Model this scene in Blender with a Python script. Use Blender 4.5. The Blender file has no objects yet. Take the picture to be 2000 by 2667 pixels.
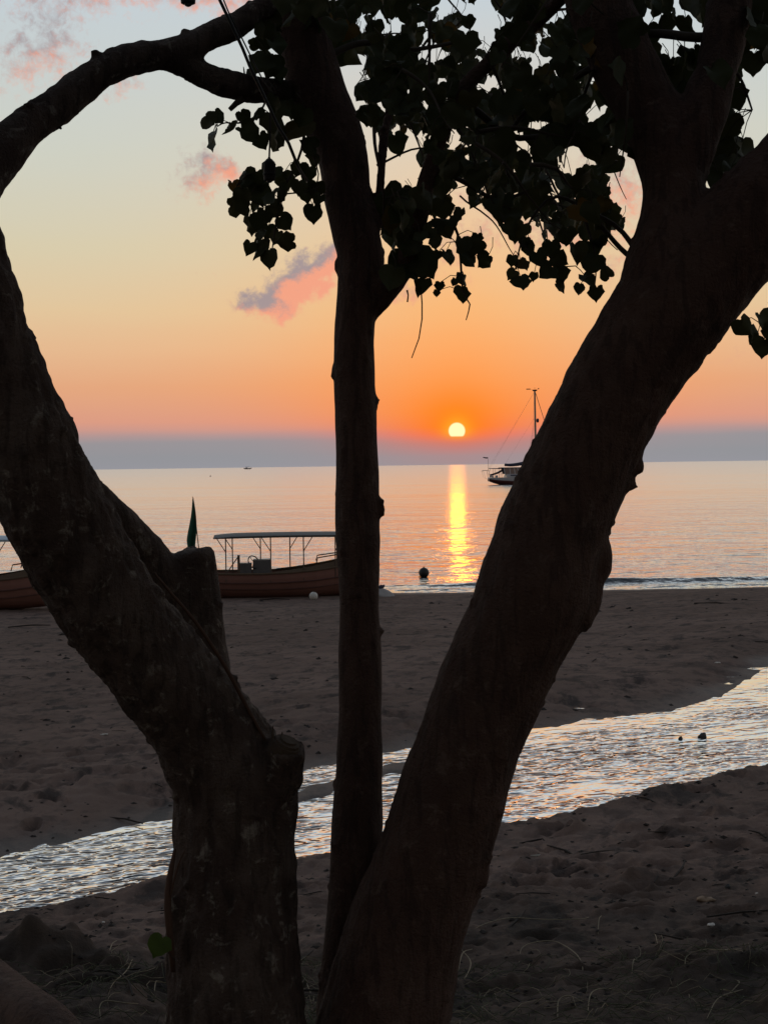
import bpy, bmesh, math, random
import numpy as np
from mathutils import Vector, Matrix, noise as mnoise

random.seed(11)
rng = np.random.default_rng(11)
scene = bpy.context.scene
COL = scene.collection

# ------------------------------------------------------------------ camera
F = 4010.0                      # focal length in pixels of the 2000 px wide photograph
ZC = 3.7                        # eye height above the sea
PITCH = math.atan(121.0 / F)
ROLL = -0.01356
CAM = Vector((0, 0, ZC))
FWD = Vector((0, math.cos(PITCH), -math.sin(PITCH)))
_r0 = Vector((1, 0, 0)); _u0 = Vector((0, math.sin(PITCH), math.cos(PITCH)))
RV = _r0 * math.cos(ROLL) + _u0 * math.sin(ROLL)
UV = -_r0 * math.sin(ROLL) + _u0 * math.cos(ROLL)
cd = bpy.data.cameras.new('camera'); cam = bpy.data.objects.new('camera', cd); COL.objects.link(cam)
cam.matrix_world = Matrix(((RV.x, UV.x, -FWD.x, CAM.x), (RV.y, UV.y, -FWD.y, CAM.y), (RV.z, UV.z, -FWD.z, CAM.z), (0, 0, 0, 1)))
cd.sensor_fit = 'HORIZONTAL'; cd.sensor_width = 36; cd.lens = 36 * F / 2000.0
cd.clip_start = 0.05; cd.clip_end = 90000
scene.camera = cam

def ray(px, py):
    return FWD + RV * ((px - 1000) / F) + UV * ((1333.5 - py) / F)
def at(px, py, d):
    """a point d metres in front of the camera"""
    return CAM + ray(px, py) * d
def on_z(px, py, z):
    r = ray(px, py)
    return CAM + r * ((z - ZC) / r.z)

# ------------------------------------------------------------------ world, sun, exposure
SUND = ray(1189.7, 1122).normalized()
SUN_AZ = math.degrees(math.atan2(SUND.x, SUND.y)); SUN_EL = math.degrees(math.asin(SUND.z))

def lin(c):
    return tuple(((v / 255) / 12.92 if v / 255 <= 0.04045 else ((v / 255 + 0.055) / 1.055) ** 2.4) for v in c)

class NT:
    """short-hand for building node trees"""
    def __init__(s, tree): s.t = tree; s.n = tree.nodes; s.l = tree.links
    def node(s, typ, **kw):
        n = s.n.new(typ)
        for k, v in kw.items(): setattr(n, k, v)
        return n
    def put(s, sock, v):
        if isinstance(v, bpy.types.NodeSocket): s.l.new(v, sock)
        else: sock.default_value = v
    def m(s, op, a, b=0.0, c=0.0, clamp=False):
        n = s.node('ShaderNodeMath', operation=op, use_clamp=clamp)
        s.put(n.inputs[0], a); s.put(n.inputs[1], b); s.put(n.inputs[2], c)
        return n.outputs[0]
    def vm(s, op, a, b=(0, 0, 0)):
        n = s.node('ShaderNodeVectorMath', operation=op)
        s.put(n.inputs[0], a); s.put(n.inputs[1], b)
        return n.outputs[0]
    def xyz(s, x, y, z=0.0):
        n = s.node('ShaderNodeCombineXYZ'); s.put(n.inputs[0], x); s.put(n.inputs[1], y); s.put(n.inputs[2], z)
        return n.outputs[0]
    def sep(s, v):
        n = s.node('ShaderNodeSeparateXYZ'); s.put(n.inputs[0], v); return n.outputs
    def mix(s, f, a, b, blend='MIX'):
        n = s.node('ShaderNodeMix', data_type='RGBA', blend_type=blend)
        s.put(n.inputs[0], f); s.put(n.inputs[6], a); s.put(n.inputs[7], b)
        return n.outputs[2]
    def ramp(s, f, stops, interp='LINEAR'):
        n = s.node('ShaderNodeValToRGB'); r = n.color_ramp; r.interpolation = interp
        while len(r.elements) < len(stops): r.elements.new(0.5)
        for e, (p, c) in zip(r.elements, stops): e.position = p; e.color = tuple(c) + (1,) if len(c) == 3 else c
        s.put(n.inputs[0], f); return n.outputs[0]
    def noise(s, vec, scale, detail=4, rough=0.55, dist=0.0, dims='3D'):
        n = s.node('ShaderNodeTexNoise', noise_dimensions=dims)
        s.put(n.inputs['Vector'], vec); s.put(n.inputs['Scale'], scale)
        n.inputs['Detail'].default_value = detail; n.inputs['Roughness'].default_value = rough; n.inputs['Distortion'].default_value = dist
        return n.outputs[0]
    def smooth(s, v, a, b):
        n = s.node('ShaderNodeMapRange', interpolation_type='SMOOTHSTEP')
        s.put(n.inputs[0], v); s.put(n.inputs[1], a); s.put(n.inputs[2], b); n.inputs[3].default_value = 0; n.inputs[4].default_value = 1
        return n.outputs[0]

world = bpy.data.worlds.new('World'); scene.world = world; world.use_nodes = True
w = NT(world.node_tree); w.n.clear()
wd = w.vm('NORMALIZE', w.node('ShaderNodeTexCoord').outputs['Generated'])
dx, dy, dz = w.sep(wd)
EL = w.m('MULTIPLY', w.m('ARCSINE', dz), 57.29578)
AZ = w.m('MULTIPLY', w.m('ARCTAN2', dx, dy), 57.29578)
T = w.m('POWER', w.m('DIVIDE', w.m('MAXIMUM', EL, 0.0), 90.0), 0.5)
# a faint drift so that the haze bank has no ruler-straight top
drift = w.m('MULTIPLY', w.m('SUBTRACT', w.noise(w.xyz(w.m('MULTIPLY', AZ, 0.10), w.m('MULTIPLY', EL, 0.9)), 1.0, 3), 0.5), 0.011)
T2 = w.m('ADD', T, drift)
UP = [(.431, (196, 207, 213)), (.577, (168, 178, 190)), (1.0, (118, 130, 148))]
side = [(0, (150, 150, 157)), (.07, (147, 148, 153)), (.104, (152, 148, 152)), (.116, (178, 150, 148)), (.126, (206, 153, 139)), (.137, (219, 156, 133)), (.183, (226, 168, 130)),
        (.221, (228, 186, 146)), (.254, (225, 198, 158)), (.298, (215, 205, 175)), (.356, (205, 208, 196))] + UP
sunr = [(0, (162, 144, 146)), (.06, (170, 140, 141)), (.095, (206, 124, 112)), (.112, (248, 114, 80)), (.125, (255, 124, 52)), (.149, (255, 140, 56)), (.183, (252, 155, 82)),
        (.221, (250, 169, 102)), (.254, (246, 182, 120)), (.298, (239, 194, 144)), (.356, (224, 205, 180))] + UP
c_side = w.ramp(T2, [(p, lin(c)) for p, c in side]); c_sun = w.ramp(T2, [(p, lin(c)) for p, c in sunr])
dA = w.m('SUBTRACT', AZ, SUN_AZ)
dA = w.m('ABSOLUTE', dA)
wid = w.m('ADD', 3.4, w.m('MULTIPLY', w.smooth(T, .095, .19), 3.6))
wsun = w.m('EXPONENT', w.m('MULTIPLY', w.m('POWER', w.m('DIVIDE', dA, wid), 1.6), -1.0))
sky = w.mix(wsun, c_side, c_sun)
sd = w.node('ShaderNodeVectorMath', operation='DOT_PRODUCT'); w.put(sd.inputs[0], wd); sd.inputs[1].default_value = SUND
ang = w.m('MULTIPLY', w.m('ARCCOSINE', w.m('MINIMUM', sd.outputs['Value'], 1.0)), 57.29578)
above = w.smooth(EL, 0.55, 1.5)
glow = w.m('MULTIPLY', w.m('MULTIPLY', w.m('EXPONENT', w.m('MULTIPLY', w.m('POWER', w.m('DIVIDE', ang, 1.4), 1.6), -1.0)), 0.92), above)
sky = w.mix(glow, sky, lin((255, 128, 8)) + (1,))
aure = w.m('MULTIPLY', w.m('MULTIPLY', w.m('EXPONENT', w.m('MULTIPLY', w.m('POWER', w.m('DIVIDE', ang, 0.48), 2.0), -1.0)), 0.75), w.smooth(EL, SUN_EL - .5, SUN_EL))
sky = w.mix(aure, sky, lin((255, 186, 52)) + (1,))
# clouds: each a soft drift of vapour, broken up by noise, grey above and pink where the low sun catches it
def px_dir(px, py):
    d = ray(px, py).normalized(); return math.degrees(math.atan2(d.x, d.y)), math.degrees(math.asin(d.z))
cl = [(532, 455, 95, 62, -0.45, 1.0), (610, 445, 95, 26, 0.25, .50), (792, 710, 130, 42, -0.40, 1.05, .05), (700, 800, 70, 34, 0.35, 1.1, -.45), (768, 768, 130, 46, -.35, .9, .6), (860, 680, 110, 50, -0.3, .9),
      (325, 232, 70, 40, -0.2, .65), (140, 110, 120, 95, 0.3, .66, -.6), (45, 175, 120, 60, -0.5, .60), (330, -10, 560, 55, 0.03, .68), (545, 718, 55, 30, 0, .42), (700, -20, 300, 45, 0, .55),
      (1215, 640, 150, 70, -0.3, .7), (1600, 460, 130, 110, 0.4, .75), (1490, 600, 160, 80, -0.4, .8), (1620, 680, 70, 55, -0.8, .65), (1040, 765, 90, 40, -0.4, .75), (1260, 500, 140, 70, 0.2, .5),
      (1920, 930, 130, 60, -0.3, .35), (-500, 300, 420, 120, 0.1, .8), (2600, 350, 500, 130, -0.1, .8)]
AE = w.xyz(AZ, EL)
wz = w.node('ShaderNodeTexNoise'); w.put(wz.inputs['Vector'], AE); wz.inputs['Scale'].default_value = 1.25; wz.inputs['Detail'].default_value = 4
wx_, wy_, _ = w.sep(wz.outputs[1])
AZW = w.m('ADD', AZ, w.m('MULTIPLY', w.m('SUBTRACT', wx_, .5), 2.0)); ELW = w.m('ADD', EL, w.m('MULTIPLY', w.m('SUBTRACT', wy_, .5), 1.5))
wisp = w.noise(AE, 1.9, 6, 0.62, 0.35)
wisp2 = w.noise(AE, 4.8, 6, 0.66, 0.3)
PXD = 57.29578 / F
dens = None; lowf = None
for (px, py, rx, ry, rot, amp, *bias) in cl:
    bias = bias[0] if bias else 0.0
    a0, e0 = px_dir(px, py)
    u = w.m('SUBTRACT', AZW, a0); v = w.m('SUBTRACT', ELW, e0)
    c, s_ = math.cos(rot), math.sin(rot)                # positive rot tilts the right end down
    p = w.m('DIVIDE', w.m('SUBTRACT', w.m('MULTIPLY', u, c), w.m('MULTIPLY', v, s_)), rx * PXD)
    q = w.m('DIVIDE', w.m('ADD', w.m('MULTIPLY', u, s_), w.m('MULTIPLY', v, c)), ry * PXD)
    g = w.m('MULTIPLY', w.m('EXPONENT', w.m('MULTIPLY', w.m('ADD', w.m('MULTIPLY', p, p), w.m('MULTIPLY', q, q)), -1.0)), amp)
    lo = w.m('MULTIPLY', g, w.m('ADD', bias, w.m('ADD', w.m('MULTIPLY', q, -0.8), w.m('MULTIPLY', p, 0.35))))
    dens = g if dens is None else w.m('ADD', dens, g)
    lowf = lo if lowf is None else w.m('ADD', lowf, lo)
field = w.m('ADD', dens, w.m('ADD', w.m('MULTIPLY', w.m('SUBTRACT', wisp, 0.5), 1.9), w.m('MULTIPLY', w.m('SUBTRACT', wisp2, 0.5), 0.95)))
alpha = w.m('MULTIPLY', w.smooth(field, 0.32, 1.45), w.smooth(dens, 0.06, 0.45))
pinkf = w.smooth(w.m('ADD', lowf, w.m('MULTIPLY', w.m('SUBTRACT', wisp2, 0.5), 1.3)), -0.55, 0.55)
c_cloud = w.mix(pinkf, lin((158, 145, 150)) + (1,), lin((242, 160, 132)) + (1,))
sky = w.mix(w.m('MULTIPLY', alpha, 0.95), sky, c_cloud)
# thin contrail-like streak low on the far side of the sun
# the sky is dimmer away from the sunset
dim = w.m('ADD', 0.68, w.m('MULTIPLY', w.m('COSINE', w.m('MULTIPLY', dA, 0.0174533)), 0.32))
sky = w.vm('SCALE', sky) if False else w.mix(1.0, sky, w.xyz(dim, dim, dim), 'MULTIPLY')
# the sun's disc, its foot sunk in the haze bank
disc = w.m('MULTIPLY', w.m('SUBTRACT', 1.0, w.smooth(ang, 0.270, 0.335)), w.smooth(EL, SUN_EL - 0.235, SUN_EL - 0.165))
sky = w.mix(disc, sky, (1.75, 1.02, 0.52, 1))
nish = w.node('ShaderNodeTexSky', sky_type='NISHITA'); nish.sun_disc = False
nish.sun_elevation = math.radians(SUN_EL); nish.sun_rotation = math.radians(SUN_AZ); nish.dust_density = 3.0; nish.altitude = 0
bg1 = w.node('ShaderNodeBackground'); w.put(bg1.inputs[0], sky); bg1.inputs[1].default_value = 1.0
bg2 = w.node('ShaderNodeBackground'); w.put(bg2.inputs[0], nish.outputs[0]); bg2.inputs[1].default_value = 0.002
addw = w.node('ShaderNodeAddShader'); w.l.new(bg1.outputs[0], addw.inputs[0]); w.l.new(bg2.outputs[0], addw.inputs[1])
outw = w.node('ShaderNodeOutputWorld'); w.l.new(addw.outputs[0], outw.inputs[0])
world.cycles.sampling_method = 'MANUAL'; world.cycles.sample_map_resolution = 2048

ld = bpy.data.lights.new('sun', 'SUN'); sun = bpy.data.objects.new('sun', ld); COL.objects.link(sun)
ld.energy = 0.005; ld.angle = math.radians(0.6); ld.color = (1.0, 0.25, 0.004)
sun.rotation_euler = (-SUND).to_track_quat('-Z', 'Y').to_euler()
vs = scene.view_settings; scene.display_settings.display_device = 'sRGB'
vs.view_transform = 'Standard'; vs.look = 'None'; vs.exposure = 0; vs.gamma = 1; vs.use_curve_mapping = False
cy = scene.cycles
cy.use_denoising = True; cy.max_bounces = 8; cy.diffuse_bounces = 3; cy.glossy_bounces = 3; cy.transparent_max_bounces = 8
cy.sample_clamp_direct = 12; cy.sample_clamp_indirect = 4; cy.blur_glossy = 0.3

# ------------------------------------------------------------------ helpers
def tag(o, label=None, cat=None, group=None, kind=None):
    if label: o['label'] = label
    if cat: o['category'] = cat
    if group: o['group'] = group
    if kind: o['kind'] = kind
    return o
def empty(name, loc=(0, 0, 0), rz=0.0):
    o = bpy.data.objects.new(name, None); COL.objects.link(o); o.location = loc; o.rotation_euler = (0, 0, rz); o.empty_display_size = 0.2
    return o
class MB:
    """collects shapes; build() links them as one mesh object"""
    def __init__(s): s.v = []; s.f = []; s.mi = []
    def add(s, v, f, mi=0):
        o = len(s.v); s.v += [tuple(p) for p in v]; s.f += [tuple(i + o for i in q) for q in f]; s.mi += [mi] * len(f); return s
    def tube(s, pts, rad, n=8, mi=0):
        v, f = tube(pts, rad, n); return s.add(v, f, mi)
    def box(s, c, d, rot=None, mi=0, taper=1.0):
        hx, hy, hz = d[0] / 2, d[1] / 2, d[2] / 2
        v = [Vector((x * hx * (taper if z > 0 else 1), y * hy * (taper if z > 0 else 1), z * hz)) for z in (-1, 1) for x, y in ((-1, -1), (1, -1), (1, 1), (-1, 1))]
        if rot is not None: v = [rot @ p for p in v]
        v = [p + Vector(c) for p in v]
        return s.add(v, [(3, 2, 1, 0), (4, 5, 6, 7), (0, 1, 5, 4), (1, 2, 6, 5), (2, 3, 7, 6), (3, 0, 4, 7)], mi)
    def ball(s, c, r, nu=16, nv=10, sq=(1, 1, 1), mi=0):
        v = [(c[0], c[1], c[2] - r * sq[2])]; f = []
        for j in range(1, nv):
            ph = -math.pi / 2 + math.pi * j / nv
            for i in range(nu):
                th = 2 * math.pi * i / nu
                v.append((c[0] + r * sq[0] * math.cos(ph) * math.cos(th), c[1] + r * sq[1] * math.cos(ph) * math.sin(th), c[2] + r * sq[2] * math.sin(ph)))
        v.append((c[0], c[1], c[2] + r * sq[2])); top = len(v) - 1
        for i in range(nu):
            f.append((0, 1 + (i + 1) % nu, 1 + i)); f.append((top, top - nu + i, top - nu + (i + 1) % nu))
        for j in range(nv - 2):
            for i in range(nu):
                a = 1 + j * nu + i; b = 1 + j * nu + (i + 1) % nu; f.append((a, b, b + nu, a + nu))
        return s.add(v, f, mi)
    def build(s, name, mats, parent=None, smooth=False):
        me = bpy.data.meshes.new(name); me.from_pydata(s.v, [], s.f); me.validate()
        for m in (mats if isinstance(mats, (list, tuple)) else [mats]): me.materials.append(m)
        if any(s.mi): me.polygons.foreach_set('material_index', s.mi[:len(me.polygons)])
        if smooth: me.polygons.foreach_set('use_smooth', [True] * len(me.polygons))
        o = bpy.data.objects.new(name, me); COL.objects.link(o)
        if parent: o.parent = parent
        return o
def tube(pts, rad, n=8):
    pts = [Vector(p) for p in pts]; k = len(pts)
    if not isinstance(rad, (list, tuple)): rad = [rad] * k
    v = []; f = []; up = None
    for i, p in enumerate(pts):
        t = (pts[min(i + 1, k - 1)] - pts[max(i - 1, 0)]).normalized()
        if up is None: up = t.orthogonal().normalized()
        up = (up - t * up.dot(t)); up = up.normalized() if up.length > 1e-6 else t.orthogonal().normalized()
        b = t.cross(up)
        for j in range(n):
            a = 2 * math.pi * j / n; v.append(p + (up * math.cos(a) + b * math.sin(a)) * rad[i])
    for i in range(k - 1):
        for j in range(n):
            a = i * n + j; c = i * n + (j + 1) % n; f.append((a, c, c + n, a + n))
    f.append(tuple(range(n - 1, -1, -1))); f.append(tuple(range((k - 1) * n, k * n)))
    return v, f
def spline(P, step):
    """Catmull-Rom through rows of numbers (x, y, z, r ...), sampled about every step metres"""
    P = np.array(P, float); out = []
    Q = np.vstack([2 * P[0] - P[1], P, 2 * P[-1] - P[-2]])
    for i in range(1, len(Q) - 2):
        a, b, c, d = Q[i - 1:i + 3]; n = max(2, int(np.linalg.norm((c - b)[:3]) / step))
        for k in range(n):
            t = k / n
            out.append(0.5 * ((2 * b) + (c - a) * t + (2 * a - 5 * b + 4 * c - d) * t * t + (3 * b - a - 3 * c + d) * t ** 3))
    out.append(P[-1]); return np.array(out)

# value noise in numpy
def _h(ix, iy, iz, seed):
    x = (ix.astype(np.int64) * 374761393 + iy.astype(np.int64) * 668265263 + iz.astype(np.int64) * 2147483647 + seed * 974711) & 0xffffffff
    x = ((x ^ (x >> 13)) * 1274126177) & 0xffffffff
    x = x ^ (x >> 16); return (x & 0xffffff) / float(0xffffff)
def vnoise(x, y, z=None, seed=0):
    if z is None: z = np.zeros_like(x)
    ix, iy, iz = np.floor(x), np.floor(y), np.floor(z); fx, fy, fz = x - ix, y - iy, z - iz
    fx, fy, fz = [t * t * t * (t * (6 * t - 15) + 10) for t in (fx, fy, fz)]
    r = 0
    for a in (0, 1):
        for b in (0, 1):
            for c in (0, 1):
                r = r + _h(ix + a, iy + b, iz + c, seed) * (fx if a else 1 - fx) * (fy if b else 1 - fy) * (fz if c else 1 - fz)
    return r * 2 - 1
def fbm(x, y, z=None, o=4, seed=0, g=0.5):
    r = 0; a = 1.0
    for k in range(o):
        s = 2.03 ** k; r = r + a * vnoise(x * s + 17.3 * k, y * s - 9.1 * k, None if z is None else z * s + 5.7 * k, seed + k); a *= g
    return r
def sstep(a, b, x):
    t = np.clip((x - a) / (b - a), 0, 1); return t * t * (3 - 2 * t)

# ------------------------------------------------------------------ materials
def mat(name, col, rough=0.6, spec=0.3, metal=0.0, vary=0.25, scale=8.0, bump=0.0, bscale=40.0, coord='Object'):
    m = bpy.data.materials.new(name); m.use_nodes = True; t = NT(m.node_tree); b = t.n['Principled BSDF']
    tc = t.node('ShaderNodeTexCoord').outputs[coord]
    nz = t.noise(tc, scale, 5, 0.6)
    k = t.m('ADD', 1 - vary, t.m('MULTIPLY', nz, 2 * vary))
    t.put(b.inputs['Base Color'], t.mix(1.0, tuple(col) + (1,), t.xyz(k, k, k), 'MULTIPLY'))
    b.inputs['Roughness'].default_value = rough; b.inputs['Specular IOR Level'].default_value = spec; b.inputs['Metallic'].default_value = metal
    if bump:
        bn = t.node('ShaderNodeBump'); bn.inputs['Strength'].default_value = 1.0; bn.inputs['Distance'].default_value = bump
        t.put(bn.inputs['Height'], t.noise(tc, bscale, 5, 0.6)); t.l.new(bn.outputs[0], b.inputs['Normal'])
    return m

def bark_material(name, base, pale, lichen):
    m = bpy.data.materials.new(name); m.use_nodes = True; t = NT(m.node_tree); b = t.n['Principled BSDF']
    p = t.node('ShaderNodeTexCoord').outputs['Object']
    st = t.vm('MULTIPLY', p, (1, 1, 0.16))
    fur = t.noise(st, 34, 7, 0.66, 0.5); blotch = t.noise(p, 7, 5, 0.62, 0.3); lich = t.noise(p, 21, 6, 0.68, 0.4)
    col = t.mix(t.smooth(blotch, 0.36, 0.66), tuple(base) + (1,), tuple(pale) + (1,))
    col = t.mix(t.m('MULTIPLY', t.smooth(lich, 0.55, 0.68), 0.8), col, tuple(lichen) + (1,))
    col = t.mix(t.m('MULTIPLY', t.smooth(fur, 0.52, 0.40), 0.55), col, (base[0] * .45, base[1] * .45, base[2] * .45, 1))
    t.put(b.inputs['Base Color'], col); b.inputs['Roughness'].default_value = 0.85; b.inputs['Specular IOR Level'].default_value = 0.25
    bn = t.node('ShaderNodeBump'); bn.inputs['Distance'].default_value = 0.03
    hh = t.m('ADD', t.m('MULTIPLY', fur, 0.8), t.m('MULTIPLY', t.noise(p, 110, 5, 0.65), 0.8))
    t.put(bn.inputs['Height'], hh); t.l.new(bn.outputs[0], b.inputs['Normal'])
    return m
M = {}
M['bark'] = bark_material('bark_grey_brown', (.068, .042, .033), (.120, .085, .068), (.30, .26, .215))
M['bark2'] = bark_material('bark_smooth_brown', (.084, .045, .033), (.112, .063, .047), (.15, .098, .076))
M['cut'] = mat('cut_wood', (.06, .042, .03), .9, .2, vary=.4, scale=30, bump=.006, bscale=60)
M['vine'] = mat('woody_vine', (.06, .032, .022), .8, .2)
M['twig'] = mat('twig', (.045, .034, .025), .85, .2)

def leaf_material(name, cols, trans):
    m = bpy.data.materials.new(name); m.use_nodes = True; t = NT(m.node_tree); t.n.clear()
    rnd = t.node('ShaderNodeObjectInfo').outputs['Random']
    g = t.node('ShaderNodeNewGeometry'); isl = g.outputs['Random Per Island']
    r = t.m('FRACT', t.m('ADD', rnd, isl))
    col = t.ramp(r, cols)
    d = t.node('ShaderNodeBsdfPrincipled'); t.put(d.inputs['Base Color'], col); d.inputs['Roughness'].default_value = 0.55; d.inputs['Specular IOR Level'].default_value = 0.18
    tr = t.node('ShaderNodeBsdfTranslucent'); t.put(tr.inputs[0], col)
    mx = t.node('ShaderNodeMixShader'); mx.inputs[0].default_value = trans
    t.l.new(d.outputs[0], mx.inputs[1]); t.l.new(tr.outputs[0], mx.inputs[2])
    o = t.node('ShaderNodeOutputMaterial'); t.l.new(mx.outputs[0], o.inputs[0]); return m
M['leaf'] = leaf_material('leaf_green', [(0, (.036, .040, .015)), (.45, (.028, .034, .012)), (.93, (.046, .046, .016)), (.97, (.08, .05, .010)), (1, (.13, .07, .012))], .25)
M['leaf_fresh'] = leaf_material('leaf_fresh', [(0, (.04, .065, .012)), (1, (.045, .07, .012))], .4)

# sand: dark volcanic, paler on the humps, wet and glossy by the water
def sand_material():
    m = bpy.data.materials.new('dark_sand'); m.use_nodes = True; t = NT(m.node_tree); b = t.n['Principled BSDF']
    p = t.node('ShaderNodeNewGeometry').outputs['Position']; x, y, z = t.sep(p)
    big = t.noise(p, 0.55, 4, 0.6); mid = t.noise(t.vm('MULTIPLY', p, (1, .7, 1)), 5.0, 5, 0.62); fine = t.noise(p, 60, 4, 0.7); grit = t.noise(p, 300, 2, 0.7)
    col = t.mix(t.smooth(big, .35, .68), (.124, .082, .066, 1), (.172, .116, .095, 1))
    dash = t.noise(t.vm('MULTIPLY', p, (1, .55, 1)), 2.6, 6, .68, .3)
    col = t.mix(t.m('MULTIPLY', t.smooth(dash, .47, .36), .8), col, (.035, .028, .026, 1))  # dark dashes painted in for the shadows inside footprints
    col = t.mix(t.m('MULTIPLY', t.smooth(mid, .52, .38), .5), col, (.048, .038, .035, 1))
    col = t.mix(t.m('MULTIPLY', t.smooth(grit, .60, .72), .35), col, (.20, .18, .16, 1))
    near_shade = t.m('MULTIPLY', t.smooth(t.m('ADD', y, t.m('MULTIPLY', t.m('SUBTRACT', big, .5), 5.0)), 8.2, 5.6), .62)  # shade under the tree put into the sand colour close to the camera
    col = t.mix(near_shade, col, (.034, .030, .024, 1))
    att = t.node('ShaderNodeAttribute'); att.attribute_name = 'wet'; wet = att.outputs['Fac']
    col = t.mix(t.m('MULTIPLY', wet, .75), col, (.030, .024, .022, 1))
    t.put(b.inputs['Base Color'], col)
    t.put(b.inputs['Roughness'], t.m('SUBTRACT', .92, t.m('MULTIPLY', wet, .42))); t.put(b.inputs['Specular IOR Level'], t.m('ADD', .07, t.m('MULTIPLY', wet, .20)))
    bn = t.node('ShaderNodeBump'); bn.inputs['Distance'].default_value = 0.02; t.put(bn.inputs['Strength'], t.m('SUBTRACT', 1.0, t.m('MULTIPLY', wet, .8)))
    t.put(bn.inputs['Height'], t.m('ADD', t.m('MULTIPLY', mid, 1.3), t.m('ADD', t.m('MULTIPLY', fine, .35), t.m('MULTIPLY', grit, .10))))
    t.l.new(bn.outputs[0], b.inputs['Normal']); return m
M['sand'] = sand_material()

def sheen(t, b, rough, bn, lo, hi, mx_):
    """the mirror-like skin of still water seen at a low angle, strongest where the surface is seen edge-on"""
    g = t.node('ShaderNodeBsdfGlossy'); g.inputs[0].default_value = (.97, .97, .97, 1); t.put(g.inputs['Roughness'], rough); t.l.new(bn.outputs[0], g.inputs['Normal'])
    fr = t.node('ShaderNodeFresnel'); fr.inputs['IOR'].default_value = 1.33; t.l.new(bn.outputs[0], fr.inputs['Normal'])
    mx = t.node('ShaderNodeMixShader'); t.put(mx.inputs[0], t.m('MULTIPLY', t.smooth(fr.outputs[0], lo, hi), mx_)); t.l.new(b.outputs[0], mx.inputs[1]); t.l.new(g.outputs[0], mx.inputs[2])
    t.l.new(mx.outputs[0], t.n['Material Output'].inputs[0])
def sea_material():
    m = bpy.data.materials.new('calm_sea_water'); m.use_nodes = True; t = NT(m.node_tree); b = t.n['Principled BSDF']
    p = t.node('ShaderNodeNewGeometry').outputs['Position']; x, y, z = t.sep(p)
    dist = t.m('MAXIMUM', t.m('SUBTRACT', y, 0), 30)
    near = t.m('DIVIDE', 130.0, t.m('ADD', dist, 80.0), clamp=True)      # chop that can be told apart fades into roughness far out
    v1 = t.vm('MULTIPLY', p, (.75, .60, 1)); v2 = t.vm('MULTIPLY', p, (1.3, 1.5, 1)); v3 = t.vm('MULTIPLY', p, (.10, .14, 1))
    h = t.m('ADD', t.m('MULTIPLY', t.noise(v1, 1.0, 3, .5), .16), t.m('ADD', t.m('MULTIPLY', t.noise(v2, 1.6, 3, .55), .05), t.m('MULTIPLY', t.noise(v3, 1.0, 3, .5), .45)))
    bn = t.node('ShaderNodeBump'); bn.inputs['Distance'].default_value = 1.0
    slick = t.noise(t.vm('MULTIPLY', p, (.004, .030, 1)), 1.0, 4, .6)
    t.put(bn.inputs['Strength'], t.m('MULTIPLY', near, t.m('ADD', .6, t.m('MULTIPLY', slick, 2.2))))
    t.put(bn.inputs['Height'], h); t.l.new(bn.outputs[0], b.inputs['Normal'])
    b.inputs['Base Color'].default_value = (.030, .036, .040, 1); b.inputs['IOR'].default_value = 1.33; b.inputs['Specular IOR Level'].default_value = 0.5
    rough = t.m('ADD', .06, t.m('MULTIPLY', t.m('SUBTRACT', 1.0, near), .20))
    rr = t.m('ADD', rough, t.m('MULTIPLY', t.m('SUBTRACT', slick, .5), .10)); t.put(b.inputs['Roughness'], rr)
    sheen(t, b, rr, bn, .12, .50, .9); return m
M['sea'] = sea_material()
def stream_material():
    m = bpy.data.materials.new('shallow_stream_water'); m.use_nodes = True; t = NT(m.node_tree); b = t.n['Principled BSDF']
    p = t.node('ShaderNodeNewGeometry').outputs['Position']
    rot = t.node('ShaderNodeMapping'); rot.inputs['Rotation'].default_value = (0, 0, math.radians(-28)); t.put(rot.inputs[0], p); q = rot.outputs[0]
    big = t.noise(t.vm('MULTIPLY', q, (.45, 1.5, 1)), 1.1, 3, .55, .5)
    h = t.m('ADD', t.m('MULTIPLY', t.noise(t.vm('MULTIPLY', q, (1, 1.7, 1)), 4.6, 1.5, .5, .7), .066),
            t.m('ADD', t.m('MULTIPLY', t.noise(t.vm('MULTIPLY', q, (1, 1.5, 1)), 10.5, 1.0, .5, .4), .016), t.m('MULTIPLY', big, .03)))
    bn = t.node('ShaderNodeBump'); bn.inputs['Distance'].default_value = 1.0
    att = t.node('ShaderNodeAttribute'); att.attribute_name = 'calm'
    t.put(bn.inputs['Strength'], t.m('MULTIPLY', t.m('SUBTRACT', 1.0, att.outputs['Fac']), t.m('ADD', .22, t.m('MULTIPLY', t.smooth(big, .32, .62), .85))))
    t.put(bn.inputs['Height'], h); t.l.new(bn.outputs[0], b.inputs['Normal'])
    b.inputs['Base Color'].default_value = (.035, .035, .036, 1); b.inputs['Roughness'].default_value = .07; b.inputs['IOR'].default_value = 1.33
    sheen(t, b, .05, bn, .02, .21, .98); return m
M['stream'] = stream_material()

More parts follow.
